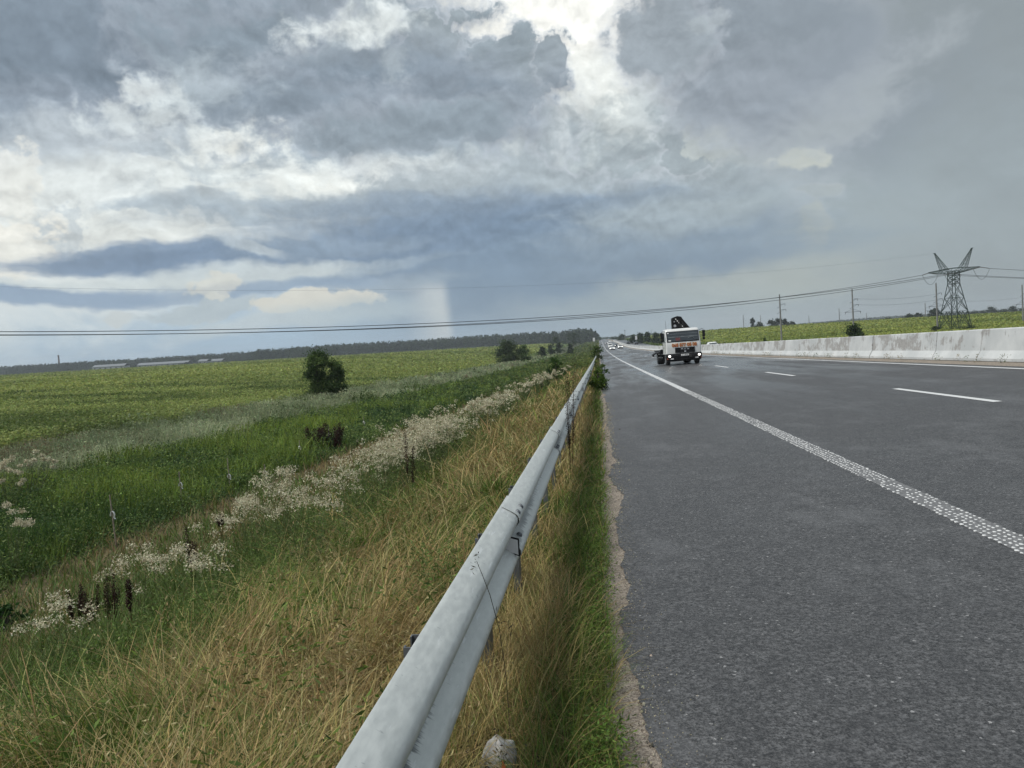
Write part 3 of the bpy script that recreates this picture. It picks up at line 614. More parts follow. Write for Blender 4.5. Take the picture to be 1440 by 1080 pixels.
# ------------------------------------------------------------------ concrete line poles
def pole(px, Y, htop, label, arms=3, s=1.0, yaw=.2, detail=True):
    p = at(px, 460, Y); x = p.x; z0 = float(gz(x, Y)); t = empty('utility_pole', (x, Y, z0-.2), (0, math.radians(-.6), yaw), label=label, cat='utility pole', group='line poles in the field beyond the road')
    h = htop - z0 + .2; m = MB(); m.path([(0, 0, 0), (0, 0, h)], [.25*s, .17*s], 10); m.build('post', M['concrete_pole'], t, smooth=True)
    for k in range(arms):
        zz = h - 2.9*s - 1.6*s*k; L = (1.5, 1.7, 1.6)[k]*s; m = MB()
        if k < 2: m.bar((0, 0, zz), (L, .0, zz+.15), .05*s); m.bar((0, 0, zz-.55*s), (-L*.55, 0, zz-1.0*s), .045*s); m.bar((0, 0, zz-.5), (L*.8, 0, zz+.1), .03*s)
        else: m.bar((-L*1.5, 0, zz-.3), (L*1.5, 0, zz-.3), .06*s); m.bar((-L*1.5, 0, zz-.35), (0, 0, zz+.5), .035*s); m.bar((0, 0, zz+.5), (L*1.5, 0, zz-.3), .035*s)
        a = m.build('crossarm', M['dark_metal'], t)
        if detail:
            m = MB()
            for xx in ((L,) if k < 2 else (-L*1.4, L*1.4)):
                m.bar((xx, 0, zz+(.15 if k < 2 else -.3)), (xx, 0, zz-.55*s+(.15 if k < 2 else -.3)), .06*s, n=6)
            m.build('insulator', M['insul'], a)
    return t, x, z0, h
pole(1098.5, 220, 11.55, 'bare-topped grey concrete pole whose top touches the sagging cables', 2)
pole(1200.5, 220, 11.7, 'grey concrete pole with several crossarms rising behind the bush at the barrier')
pole(1318.5, 220, 11.9, 'grey concrete pole close to the left side of the pylon')
pole(1439, 262, 11.6, 'grey concrete pole at the right edge of the picture')
for px, Y, ht, lb in ((1302, 520, 13.5, 'small distant pole between the tree clumps left of the pylon'), (1181, 600, 15.0, 'small distant pole left of the many-armed pole'), (1138, 760, 13.5, 'tiny distant pole beyond the field crest beside the tree clump'),
                      (1070, 700, 15.5, 'tiny distant pole standing in front of the dark tree clump'), (1046, 640, 15.5, 'tiny distant pole left of the dark tree clump'), (1219, 700, 12.0, 'tiny distant pole right of the many-armed pole')):
    pole(px, Y, ht, lb, 2, 1.15, detail=False)
for (xa, ya, za), (xb, yb_, zb), lb in (((72.3, 220, 10.2), (94, 220, 10.0), 'thin upper line wire between the many-armed pole and the pole by the pylon'), ((72.6, 220, 8.5), (94, 220, 8.4), 'thin lower line wire between the many-armed pole and the pole by the pylon'), ((95, 220, 8.2), (138.5, 262, 8.6), 'thin line wire behind the pylon legs to the pole at the right edge')):
    cable(Vector((xa, ya, za-1.2)), Vector((xb, yb_, zb-1.2)), .6, .022, lb, 16)
# mast and signs near the vanishing point
x_, Y_ = 29.5, 760.0; p = at(878.6, 465, 640); zg = float(gz(p.x, 640)); t = empty('mast', (p.x, 640, zg), label='thin dark mast rising above the hazy trees right of the vanishing point', cat='mast')
m = MB(); m.bar((0, 0, 0), (0, 0, p.z-zg), .3, .16, 8); m.build('post', M['concrete_pole'], t); m = MB(); m.box((0, 0, p.z-zg), (1.1, .5, .5)); m.build('head', M['dark_metal'], t, bevel=.05)
for px, py, Y, w, h, lb in ((894.6, 475, 330, .9, 1.7, 'small white road sign in front of the bushes on the far side of the highway'), (835.2, 477.5, 420, 1.2, 2.0, 'small white road sign on the left verge under the end of the forest')):
    p = at(px, py, Y); zg = float(gz(p.x, Y)); t = empty('road_sign', (p.x, Y, zg), label=lb, cat='road sign'); zt = p.z-zg
    m = MB(); m.bar((0, .06, 0), (0, .06, zt), .05, n=8); m.build('post', M['rim'], t); m = MB(); m.box((0, 0, zt), (w, .04, h)); m.build('panel', M['sign'], t, bevel=.015)
# far sheds and chimney
def shed(px0, px1, pyb, Y, hw, label, dark=False):
    a = at(px0, pyb, Y); b = at(px1, pyb, Y); L = b.x-a.x; zb = float(gz((a.x+b.x)/2, Y)); t = empty('farm_shed', ((a.x+b.x)/2, Y, zb), label=label, cat='shed')
    m = MB(); m.box((0, 6, hw/2), (L, 12, hw)); m.build('wall', M['shed_wall'], t)
    m = MB(); m.prism([(-.6, hw-.05), (6, hw+2.6), (12.6, hw-.05), (12.6, hw+.15), (6, hw+2.85), (-.6, hw+.15)], 'x', -L/2-.5, L/2+.5); m.build('roof', M['shed_roof'], t)
    m = MB(); n = max(2, int(L/7))
    for k in range(n): m.box((-L/2+L*(k+.5)/n, -.02, hw*.55), (2.2, .1, hw*.45))
    m.build('window_band', M['shed_dark'], t); return t
shed(130, 175, 523, 880, 4.2, 'long white shed with a grey roof at the forest foot, nearest the chimney')
shed(193, 264, 518, 900, 3.5, 'longest grey roofed shed at the forest edge, right of the white shed')
shed(279, 291, 514.5, 930, 4.0, 'short white shed just right of the longest grey shed')
shed(296, 312, 511, 960, 3.6, 'small pale shed beside the bushes, rightmost of the row')
p = at(82, 499.5, 1290); zg = float(gz(p.x, 1290)); t = empty('brick_chimney', (p.x, 1290, zg), label='tall brown brick chimney rising over the forest at the left', cat='chimney')
m = MB(); m.path([(0, 0, 0), (0, 0, p.z-zg)], [1.9, 1.25], 14); m.build('stack', M['brick'], t, smooth=True); m = MB(); m.path([(0, 0, p.z-zg-2.2), (0, 0, p.z-zg+.1)], [1.55, 1.6], 14); m.build('rim', M['brick'], t, smooth=True)
#PART3
# ------------------------------------------------------------------ trees and shrubs
def tree(name, x, y, h, w, label, cat='tree', dark=(.03, .056, .018), lite=(.095, .145, .042), n=5000, leaf=.16, base=.0, clumps=30, top=.75, group=None, asym=0.0, zb=None, shape='round'):
    z0 = float(gz(x, y)) if zb is None else zb; t = empty(name, (x, y, z0-.05), label=label, cat=cat, group=group); ms = Mass(); trunk = MB()
    cs = []
    for i in range(clumps):
        q = random.random(); zc = h*(base + (1-base)*(.10+.82*q))
        u = (zc/h-base)/(1-base)
        prof = (math.sin(math.pi*min(1, max(.0, .22+.76*u)))**.95 if shape == 'round' else (1-u)**.8*.95+.12)
        a = random.random()*6.283; rr = w/2*prof*math.sqrt(random.random())*.82
        cx = rr*math.cos(a) + asym*w*(u-.5); cy = rr*math.sin(a); rad = w*random.uniform(.15, .25)*(1.2-.4*u)
        cs.append((cx, cy, min(zc, h-rad*.6), rad))
    per = n//clumps
    for cx, cy, cz, rad in cs:
        k = int(per*random.uniform(.6, 1.4)); d = RNG.normal(size=(k, 3)); d /= np.linalg.norm(d, axis=1)[:, None]; r = rad*np.minimum(1.9, np.abs(RNG.normal(0, .62, k)))
        d[:, 2] *= .85; p = d*r[:, None]*(1+.35*RNG.normal(size=(k, 1))*(RNG.random((k, 1)) < .25)) + np.array([cx, cy, cz]); p[:, 2] = np.maximum(p[:, 2], .03)
        tone = random.random(); c = mixc(dark, lite, np.clip(tone+RNG.normal(0, .22, k), 0, 1), .18)
        L = leaf*RNG.uniform(.6, 1.35, k); ms.leaves(p, L, L*.55, c, up=.25)
    ms.build('crown' if cat == 'tree' else 'foliage', LEAF, t)
    tr = max(.03, h*.016); nb = 1 if cat == 'tree' else 4
    for k in range(nb):
        ox = 0 if nb == 1 else random.gauss(0, w*.06); trunk.path([(ox, ox*.5, -.1), (ox+.02*h, 0, h*.3), (ox*2+.03*h, .02*h, h*.75)], [tr, tr*.75, tr*.25], 7)
    for cx, cy, cz, rad in cs[:9]:
        trunk.path([(.02*h, 0, max(.1, cz*.45)), (cx*.5, cy*.5, cz*.75), (cx, cy, cz)], [tr*.5, tr*.35, tr*.12], 5)
    trunk.build('trunk' if cat == 'tree' else 'stem', BARK, t, smooth=True); return t
def tpx(px, pyb, Y): p = at(px, pyb, Y); return p.x
def tree_px(name, px0, px1, pytop, Y, label, **k):
    a = at(px0, pytop, Y); b = at(px1, pytop, Y); x = (a.x+b.x)/2; h = a.z*.5+b.z*.5 - float(gz(x, Y)); return tree(name, x, Y, h, b.x-a.x, label, **k)
tree_px('shrub', 421, 470, 489, 62, 'tall dark green shrub at the near edge of the sunflower field', cat='shrub', n=17000, leaf=.16, clumps=44)
tree_px('shrub', 452, 487, 504, 62.8, 'lower dark shrub leaning on the right side of the tall lone shrub', cat='shrub', n=10000, leaf=.16, clumps=26)
tree_px('shrub', 692, 733, 477, 209, 'broad round shrub of a pair far along the field edge, the taller left one', cat='shrub', n=10000, leaf=.34, clumps=40, dark=(.03, .05, .02), lite=(.06, .085, .035))
tree_px('shrub', 722, 750, 484, 212, 'broad round shrub of a pair far along the field edge, the shorter right one', cat='shrub', n=4500, leaf=.34, clumps=26)
for i, (a, b, tp, Y, lb) in enumerate([(754, 771, 487, 300, 'small grey green shrub just right of the broad shrub pair'), (768, 782, 484, 345, 'small dark shrub second to the right of the broad shrub pair'), (780, 793, 481, 380, 'small dark shrub third to the right of the broad shrub pair'),
        (772, 793, 472, 520, 'dark distant tree just left of the tallest roadside clump'), (790, 820, 467, 560, 'dark distant tree making the tallest roadside clump before the forest'), (797, 806, 482, 330, 'tiny round shrub in the green ditch below the forest end')]):
    tree_px('shrub' if i not in (3, 4) else 'broadleaf_tree', a, b, tp, Y, lb, cat='shrub' if i not in (3, 4) else 'tree', n=2600, leaf=.55, clumps=24, dark=(.02, .032, .016), lite=(.042, .062, .028), group='shrubs along the field edge')
x, y = -2.75, 46; tree('shrub', x, y, 1.75, 1.35, 'small leafy green bush on the verge beside the far end of the guardrail', cat='shrub', n=3000, leaf=.10, clumps=22, dark=(.02, .045, .012), lite=(.05, .10, .022))
x, y = -.10, 29.5; tree('roadside_weed', x, y, 1.0, .95, 'bright leafy weed bush growing between the guardrail and the asphalt', cat='weed bush', n=3000, leaf=.075, clumps=26, dark=(.04, .075, .012), lite=(.10, .15, .025), asym=.15)
x, y = .02, 32.0; tree('roadside_weed', x, y, 1.35, .62, 'taller thin leafy weed leaning over the asphalt edge behind the weed bush', cat='weed bush', n=1300, leaf=.085, clumps=16, dark=(.035, .065, .015), lite=(.085, .13, .03), asym=.5)
x, y = -.3, 112; tree('roadside_weed', x, y, 2.3, 2.4, 'far leafy weed clump at the road edge where the guardrail ends', cat='weed bush', n=1500, leaf=.22, clumps=18, dark=(.035, .065, .015), lite=(.08, .12, .03))
tree_px('shrub', 1180, 1221, 454, 120, 'dark green leafy bush rising behind the median barrier below the many-armed pole', cat='shrub', n=4200, leaf=.30, clumps=30, shape='cone', dark=(.015, .03, .01), lite=(.035, .06, .018))
tree_px('shrub', 1070, 1084, 473, 120, 'small dark weed tuft just above the barrier left of the bush', cat='shrub', n=500, leaf=.2, clumps=8)
for a, b, tp, lb in ((1308, 1324, 458.5, 'low dark bush at the left foot of the pylon'), (1318, 1352, 462.0, 'low dark brush under the middle of the pylon'), (1350, 1378, 458.5, 'low dark bush at the right foot of the pylon')):
    tree_px('shrub', a, b, tp, 212 if a != 1318 else 210, lb, cat='shrub', n=1500, leaf=.3, clumps=16, dark=(.015, .03, .01), lite=(.04, .06, .02), group='bushes at the foot of the pylon')
rt = [(1054, 1062, 446, 600, 'pointed dark tree at the left end of the clump beyond the first pole'), (1060, 1074, 452, 610, 'low round tree in the clump beyond the first pole, second from left'), (1076, 1092, 450.5, 600, 'round dark tree in the middle of the clump beyond the first pole'), (1088, 1101, 445.5, 615, 'tallest rounded tree of the clump, right behind the first pole'), (1098, 1110, 448, 605, 'dark tree just right of the first pole in the clump'), (1108, 1119, 452, 612, 'low bush ending the clump right of the first pole'),
      (1270, 1286, 442, 560, 'low round bush on the field crest left of the pylon'), (1284, 1300, 440.5, 570, 'wider bush on the field crest left of the pylon'), (1305, 1322, 433.5, 480, 'dark rounded tree behind the pole left of the pylon'), (1243, 1254, 447, 640, 'small dark bush on the crest between two poles'),
      (1360, 1378, 438, 680, 'low hazy tree right behind the pylon'), (1376, 1386, 437, 680, 'low hazy tree second right of the pylon'), (1384, 1404, 431, 700, 'tall rounded hazy tree right of the pylon'), (1402, 1418, 436, 690, 'hazy bush between the two taller trees at the right'), (1416, 1432, 430.5, 710, 'tall rounded hazy tree near the right edge pole'), (1430, 1446, 434, 700, 'hazy tree at the right edge of the picture')]
for a, b, tp, Y, lb in rt: tree_px('broadleaf_tree', a, b, tp, Y, lb, n=1500, leaf=1.0, clumps=22, dark=(.02, .03, .018), lite=(.04, .052, .03), group='trees on the field crest')
rr_ = [(884, 897, 470.5, 440, 'bright green tree at the left end of the row across the highway'), (893, 906, 468, 430, 'dark tree second in the row across the highway left of the truck'), (903, 917, 466.5, 420, 'tallest dark tree in the row across the highway left of the truck'), (914, 930, 467.5, 400, 'dark tree right behind the truck mirror in the row across the highway'), (926, 940, 470, 380, 'low tree hidden partly behind the truck cab'), (868, 880, 470, 700, 'hazy grey tree right beside the thin mast'), (858, 871, 474, 900, 'faint hazy tree left of the mast near the vanishing point')]
for a, b, tp, Y, lb in rr_: tree_px('broadleaf_tree', a, b, tp, Y, lb, n=2400, leaf=.8, clumps=24, dark=(.02, .035, .016), lite=(.05, .075, .028), group='trees across the highway')
X, Y = onray(4, 852, .35); tree('leafy_plant', X, Y, .42, .62, 'dark broad leaved plant at the left edge below the white weeds', cat='leafy plant', n=420, leaf=.085, clumps=12, dark=(.012, .035, .010), lite=(.035, .085, .02))
# far woods that read as one mass
def woods(name, spec, leaf, per, label_kind='stuff'):
    ms = Mass()
    for x, y, h, w, cn in spec:
        z0 = float(gz(x, y)); u = RNG.random(per)**.8; rad = np.where(u < .55, .35+.65*np.sqrt(u/.55), np.sqrt(np.maximum(0, 1-((u-.55)/.45)**(1.2 if cn else 2.2))))*w/2*(RNG.random(per)**.35)
        a = RNG.random(per)*6.283; p = np.stack([x+rad*np.cos(a), y+rad*np.sin(a), z0+u*h], 1); tone = RNG.random()
        c = mixc((.010, .020, .011), (.045, .066, .028), np.clip(tone+RNG.normal(0, .25, per), 0, 1), .15); L = leaf*RNG.uniform(.6, 1.3, per); ms.leaves(p, L, L*.6, c, up=.1)
    return tag(ms.build(name, LEAF), kind='stuff')
spec = []
for px in np.arange(-60, 842, 1.5):
    for row in range(4):
        Y = (1120 - (px/840)*60 + row*16 + random.gauss(0, 4)); 
        if px > 690: Y = 1060 - (px-690)*1.0 + row*18
        pyt = np.interp(px, [-60, 0, 240, 350, 360, 480, 600, 700, 790, 812, 830, 838, 842], [519, 516, 502, 495, 493, 484.5, 478, 471, 466.5, 463.0, 462.5, 465, 474])
        if px > 832: pyt += (row*1.2)
        p = at(px+random.gauss(0, .5), pyt, Y); h = p.z - float(gz(p.x, Y)); h *= random.uniform(.78, 1.12) if row else random.uniform(.6, 1.0)
        spec.append((p.x, Y, max(4, h), 5.5*random.uniform(.8, 1.4), random.random() < .6))
woods('forest', spec, 1.9, 70)
spec = []
for px in np.arange(356, 476, 2.2):
    Y = 930+random.gauss(0, 6); p = at(px, np.interp(px, [356, 362, 380, 400, 412, 430, 476], [495, 492, 493, 491, 487.5, 488, 486]), Y); spec.append((p.x, Y, max(4, (p.z-float(gz(p.x, Y)))*random.uniform(.85, 1.06)), 6, False))
for px in np.arange(246, 356, 4.5):
    if 279 < px < 313: continue
    Y = 900+random.gauss(0, 6); p = at(px, 512-(px-246)*.062, Y); spec.append((p.x, Y, max(2.5, (p.z-float(gz(p.x, Y)))*random.uniform(.6, 1.3)), 5, False))
for px in (183, 187, 262, 268): p = at(px, 513.5-(px-183)*.05, 895); spec.append((p.x, 895, max(4, p.z-float(gz(p.x, 895))), 6, False))
woods('tree_belt', spec, 1.5, 110)
spec = []
for px in np.arange(1020, 1460, 1.6):
    for row in range(2):
        Y = 1750+row*25; p = at(px, np.interp(px, [1020, 1100, 1130, 1200, 1260, 1300, 1460], [466, 459, 454.5, 448.5, 444, 441.5, 432]), Y); spec.append((p.x, Y, max(5, (p.z-float(gz(p.x, Y)))*random.uniform(.85, 1.05)), 9, random.random() < .5))
woods('distant_forest', spec, 2.6, 40)
spec = []
for px in np.arange(846, 1000, 3):
    Y = 1350+random.gauss(0, 30); p = at(px, np.interp(px, [846, 860, 900, 1000], [477, 474.5, 471, 466]), Y); spec.append((p.x, Y, max(4, (p.z-float(gz(p.x, Y)))*random.uniform(.7, 1.1)), 9, False))
woods('roadside_trees', spec, 2.2, 50)
# ------------------------------------------------------------------ crops
ms = Mass()
def lefted(x, y): return (x < -25.6 + 2.4*(vn(y, y*0, 5, 9)-.5)*1.0)
x, y, r = polar(95000, 30, 130, lambda x, y: lefted(x, y), -.80, .0)
for k in range(4):
    n = len(x); hh = RNG.uniform(.6, 1.15, n); p = np.stack([x+RNG.normal(0, .16, n), y+RNG.normal(0, .16, n), gz(x, y)+hh*(1-.10*k)], 1)
    t = np.clip((vn(x, y, 7, 2)-.5)*1.2+.5+RNG.normal(0, .2, n)-.14*k, 0, 1); L = np.maximum(.13, r*.0023)*RNG.uniform(.7, 1.3, n)
    ms.leaves(p, L, L*.75, mixc((.075, .105, .03), (.25, .285, .095), t, .15), up=.6)
x, y, r = polar(110000, 120, 1000, lambda x, y: (x < -27-.07*np.maximum(0, y-130)*(y > 130)*.35) & (y < 1000-.15*np.abs(x)*.6), -.82, -.015)
n = len(x); L = np.maximum(.3, r*.0025)*RNG.uniform(.7, 1.5, n); p = np.stack([x, y, gz(x, y)+RNG.uniform(.5, 1.15, n)], 1); ms.leaves(p, L, L*.8, mixc((.105, .135, .035), (.25, .275, .085), np.clip(vn(x, y, 28, 2)*.8+vn(x, y, 120, 4)*.5-.1+RNG.normal(0, .2, n), 0, 1), .15), up=.75)
tag(ms.build('sunflower_crop', LEAF), kind='stuff')
ms = Mass()
x, y, r = polar(150000, 70, 900, lambda x, y: (x > 34+2*vn(y, y*0, 10, 3)), .02, .78)
n = len(x); L = np.maximum(.25, r*.0022)*RNG.uniform(.6, 1.4, n); band = vn(x*.25, y, 14, 6); p = np.stack([x, y, gz(x, y)+RNG.uniform(.25, .5, n)], 1)
ms.leaves(p, L, L*.9, mixc((.13, .16, .035), (.25, .27, .07), np.clip(band*1.5-.2+.5*(vn(x, y, 50, 5)-.5)+RNG.normal(0, .16, n), 0, 1), .14), up=.75); tag(ms.build('field_crop', LEAF), kind='stuff')
# ------------------------------------------------------------------ verge grass
straw1, straw2, green1, green2 = (.385, .305, .155), (.21, .15, .065), (.085, .13, .028), (.055, .105, .022)
def grass_cols(x, y, gbias, jit=.2):
    n = len(x); g = np.clip(vn(x, y, .9, 21)*.75+vn(x, y, .3, 22)*.45-.62+gbias, 0, 1); isg = RNG.random(n) < np.clip(g*1.7, .04, .96)
    s = mixc(straw2, straw1, RNG.random(n)**1.2, jit); gr = mixc(green2, (.16, .19, .04), RNG.random(n)**1.5, jit); return np.where(isg[:, None], gr, s), isg
ms = Mass()
def vergeL(x, y): return (x < -.66) & (x > -3.6)
x, y, r = polar(250000, 1.35, 75, vergeL, -1.25, .05)
gb = .17 + .30*sm((-x-1.5)/1.2)*sm((y-1.8)/1.6) + .45*(vn(x, y, .55, 28)-.5) + .12*sm((y-14)/20) - .12*sm((y-2)/3)*sm((9-y)/3)*sm((x+2.0)/.6) + .55*np.exp(-((x+1.35)**2/.16+(y-6.6)**2/1.3)) + .35*np.exp(-((x+1.9)**2/.3+(y-2.6)**2/.5))
col, isg = grass_cols(x, y, gb); n = len(x); hh = np.where(isg, RNG.uniform(.22, .50, n), RNG.uniform(.24, .66, n))*(.55+.85*vn(x, y, .7, 24)); hh *= np.where(x > -1.0, .72, 1)
root = np.stack([x, y, gz(x, y)-.02], 1); yaw = RNG.uniform(0, 6.283, n)*.6 + 6.283*vn(x, y, .8, 25)
ms.blades(root, yaw, hh, np.maximum(.0050, r*.00110)*RNG.uniform(.6, 1.6, n), RNG.uniform(.0, .5, n), np.where(isg, RNG.uniform(.3, 1.9, n), RNG.uniform(.5, 2.6, n)), col, seg=4)
# matted dead layer close to the soil
x, y, r = polar(60000, 1.35, 40, vergeL, -1.25, .05); n = len(x); root = np.stack([x, y, gz(x, y)+RNG.uniform(0, .16, n)], 1)
ms.blades(root, RNG.uniform(0, 6.283, n), RNG.uniform(.12, .4, n), np.maximum(.004, r*.0010), RNG.uniform(.9, 1.5, n), RNG.uniform(.0, .7, n), mixc((.10, .07, .032), (.27, .21, .11), RNG.random(n), .2), seg=2)
# seed stalks with drooping panicles
x, y, r = polar(3400, 1.5, 45, lambda x, y: vergeL(x, y) & (vn(x, y, 1.0, 27) > .33), -1.2, .05); n = len(x); root = np.stack([x, y, gz(x, y)], 1); yaw = RNG.uniform(0, 6.283, n); Ls = RNG.uniform(.45, .78, n)*np.where(x > -1.1, .75, 1)
c = mixc((.25, .18, .08), (.42, .34, .20), RNG.random(n), .15); top = ms.blades(root, yaw, Ls, np.maximum(.0022, r*.0007), RNG.uniform(.05, .35, n), RNG.uniform(.6, 1.7, n), c, seg=5, tip=.5)
for k in range(7):
    q = root + (top-root)*(1-.045*k) ; q = q + RNG.normal(0, .012, (n, 3)); q[:, 2] += .055*(1-.3*k/7)*.0; ms.leaves(q, np.maximum(.020, r*.0022)*RNG.uniform(.7, 1.4, n), np.maximum(.006, r*.0009), mixc((.22, .16, .08), (.40, .33, .20), RNG.random(n), .15), droop=-.9)
tag(ms.build('dry_grass', STRAW), kind='stuff')
# strip between the rail and the asphalt (left open round the concrete chunk)
cX, cY = onray(703, 1052, .12)
def openp(x, y): return ~((np.abs(x-cX) < .11) & (y < cY+.06) & (y > cY-.34))
ms = Mass()
x, y, r = polar(170000, 1.6, 130, lambda x, y: openp(x, y) & (x > -.68) & (x < .02-.07*vn(y, y*0, .35, 31)), -.6, .03)
gb = .16 + .85*sm((x+.36)/.18)*(.35+vn(y, y*0, 1.6, 33)) ; gb = gb*np.where(y > 9, .7, 1); col, isg = grass_cols(x, y, gb); n = len(x); hh = np.where(isg, RNG.uniform(.10, .30, n), RNG.uniform(.14, .40, n))*(.65+.8*vn(x, y, .5, 34))*np.where(x > -.15, .7, 1)
root = np.stack([x, y, gz(x, y)-.01], 1); ms.blades(root, RNG.uniform(0, 6.283, n), hh, np.maximum(.0036, r*.0010)*RNG.uniform(.7, 1.4, n), RNG.uniform(0, .6, n), RNG.uniform(.2, 1.7, n), col)
x, y, r = polar(45000, 1.6, 40, lambda x, y: (x > -.68) & (x < -.03), -.6, .03); n = len(x); root = np.stack([x, y, gz(x, y)+RNG.uniform(0, .07, n)], 1)
ms.blades(root, RNG.uniform(0, 6.283, n), RNG.uniform(.08, .26, n), np.maximum(.0035, r*.0009), RNG.uniform(.9, 1.5, n), RNG.uniform(0, .7, n), mixc((.09, .062, .03), (.26, .19, .10), RNG.random(n), .2), seg=2)
x, y, r = polar(5200, 1.6, 22, lambda x, y: (x > -.36) & (x < .0) & (vn(x, y, .5, 36)+.3*sm((x+.25)/.15) > .5), -.4, .0)
for k in range(26):
    n = len(x); p = np.stack([x+RNG.normal(0, .035, n), y+RNG.normal(0, .035, n), gz(x, y)+RNG.uniform(.02, .17, n)], 1); ms.leaves(p, np.maximum(.024, r*.002)*RNG.uniform(.6, 1.3, n), np.maximum(.007, r*.0009), mixc(green2, (.12, .18, .035), RNG.random(n), .18), up=.35)
tag(ms.build('verge_grass', STRAW), kind='stuff')
# feathery green herbs among the dry grass
ms = Mass()
x, y, r = polar(8200, 1.5, 50, lambda x, y: vergeL(x, y) & (vn(x, y, 1.1, 41)+.45*sm((-x-1.9)/1.0) > .62), -1.25, .05)
for k in range(30):
    n = len(x); q = RNG.random(n); p = np.stack([x+RNG.normal(0, .05, n)*(1-.5*q), y+RNG.normal(0, .05, n)*(1-.5*q), gz(x, y)+.08+.42*q], 1); ms.leaves(p, np.maximum(.032, r*.0024)*RNG.uniform(.6, 1.3, n), np.maximum(.007, r*.0009), mixc((.05, .085, .022), (.13, .18, .055), RNG.random(n), .18), up=.15)
x, y, r = polar(2600, 1.5, 25, lambda x, y: vergeL(x, y) & (vn(x, y, .8, 44)+.3*sm((-x-1.6)/1.2) > .6), -1.25, .05)
for k in range(7):
    n = len(x); p = np.stack([x+RNG.normal(0, .045, n), y+RNG.normal(0, .045, n), gz(x, y)+RNG.uniform(.10, .42, n)], 1); L = RNG.uniform(.028, .062, n); ms.leaves(p, L, L*.26, mixc((.045, .085, .018), (.15, .20, .05), RNG.random(n), .15), up=.35)
tag(ms.build('green_herbs', LEAF), kind='stuff')
# ditch bottom: short dry path grass, tall green weeds, grey green wormwood
ms = Mass()
x, y, r = polar(150000, 4, 110, lambda x, y: (x < -3.0) & (x > -11), -1.3, -.02); n = len(x); root = np.stack([x, y, gz(x, y)-.02], 1); g = np.clip(vn(x, y, 1.6, 51)*1.2-.12+.5*sm((-x-9)/1.5)+.35*sm((x+6.5)/2.5)+.35*sm((14-y)/6), 0, 1); isg = RNG.random(n) < g
ms.blades(root, RNG.uniform(0, 6.283, n), RNG.uniform(.12, .40, n)*np.where(isg, 1.2, 1)*(.6+.8*vn(x, y, .9, 52)), np.maximum(.006, r*.0013), RNG.uniform(0, .6, n), RNG.uniform(.1, 1.4, n), np.where(isg[:, None], mixc((.05, .085, .02), (.10, .14, .035), RNG.random(n), .2), mixc((.14, .105, .05), (.24, .185, .10), RNG.random(n), .2)), seg=2)
tag(ms.build('path_grass', STRAW), kind='stuff')
ms = Mass()
ged = lambda x, y: (x < -9.6-1.0*vn(y, y*0, 3, 61)) & (x > -18.2-1.5*(vn(y, y*0, 6, 62)-.5))
x, y, r = polar(130000, 9.5, 330, ged, -1.05, -.02); n = len(x); cl = vn(x, y, 2.2, 63); hgt = (.28+.7*cl)*(.75+.4*vn(x, y, .7, 64))*np.clip((-x-9.0)/1.8, .35, 1); tone = np.clip(cl*1.1+vn(x, y, 5, 65)*.9+vn(x, y, .8, 66)*.5-.85+RNG.normal(0, .15, n), 0, 1)
root = np.stack([x, y, gz(x, y)-.02], 1); ms.blades(root, RNG.uniform(0, 6.283, n), hgt, np.maximum(.014, r*.0014)*RNG.uniform(.7, 1.5, n), RNG.uniform(0, .3, n), RNG.uniform(.1, .9, n), mixc((.035, .07, .018), (.18, .235, .045), tone, .18), seg=3)
for k in range(6):
    m_ = RNG.random(n) < .6; p = root[m_] + np.stack([RNG.normal(0, .08, m_.sum()), RNG.normal(0, .08, m_.sum()), hgt[m_]*RNG.uniform(.25, .95, m_.sum())], 1); L = np.maximum(.05, r[m_]*.0026)*RNG.uniform(.6, 1.3, m_.sum()); ms.leaves(p, L, L*.42, mixc((.03, .065, .02), (.16, .215, .05), np.clip(tone[m_]-.1+RNG.normal(0, .2, m_.sum()), 0, 1), .18), up=.2)
for k in range(1500):
    Y = math.exp(random.uniform(math.log(7), math.log(90))); X = random.uniform(-17.5, -9.8); rr = random.uniform(.22, .7); hh = rr*random.uniform(.9, 1.6); m_ = 100; d = RNG.normal(size=(m_, 3)); d /= np.linalg.norm(d, axis=1)[:, None]; d[:, 2] = np.abs(d[:, 2]); rd = math.hypot(X, Y)
    p = np.array([X, Y, float(gz(X, Y))]) + d*np.array([rr, rr, hh])*(RNG.random(m_)**.5)[:, None]*1.05; tn = random.random(); L = np.maximum(.055, rd*.0030)*RNG.uniform(.6, 1.3, m_); ms.leaves(p, L, L*.5, mixc((.03, .062, .022), (.19, .25, .08) if tn > .35 else (.08, .13, .05), np.clip(d[:, 2]*.2+tn*.6+RNG.normal(0, .2, m_), 0, 1), .18), up=.25)
tag(ms.build('green_weeds', LEAF), kind='stuff')
ms = Mass()
x, y, r = polar(90000, 17, 330, lambda x, y: (x < -16.6-1.6*vn(y, y*0, 5, 71)) & (x > -26.6-1.2*vn(y, y*0, 4, 72)), -.98, -.03); n = len(x); cl = vn(x, y, 2.6, 73); hgt = (.45+.85*cl)*(.8+.4*vn(x, y, .8, 74)); tone = np.clip(vn(x, y, 3.5, 75)*1.2-.1+RNG.normal(0, .15, n), 0, 1)
root = np.stack([x, y, gz(x, y)-.02], 1); br = (vn(x, y, 4, 76) > .78) & (RNG.random(n) < .5); c = mixc((.15, .18, .105), (.34, .365, .25), tone, .14); c = np.where(br[:, None], mixc((.14, .115, .075), (.25, .215, .15), tone, .15), c)
grn = vn(x, y, 3, 77) < .2; c = np.where(grn[:, None], mixc((.045, .075, .02), (.09, .13, .035), tone, .15), c)
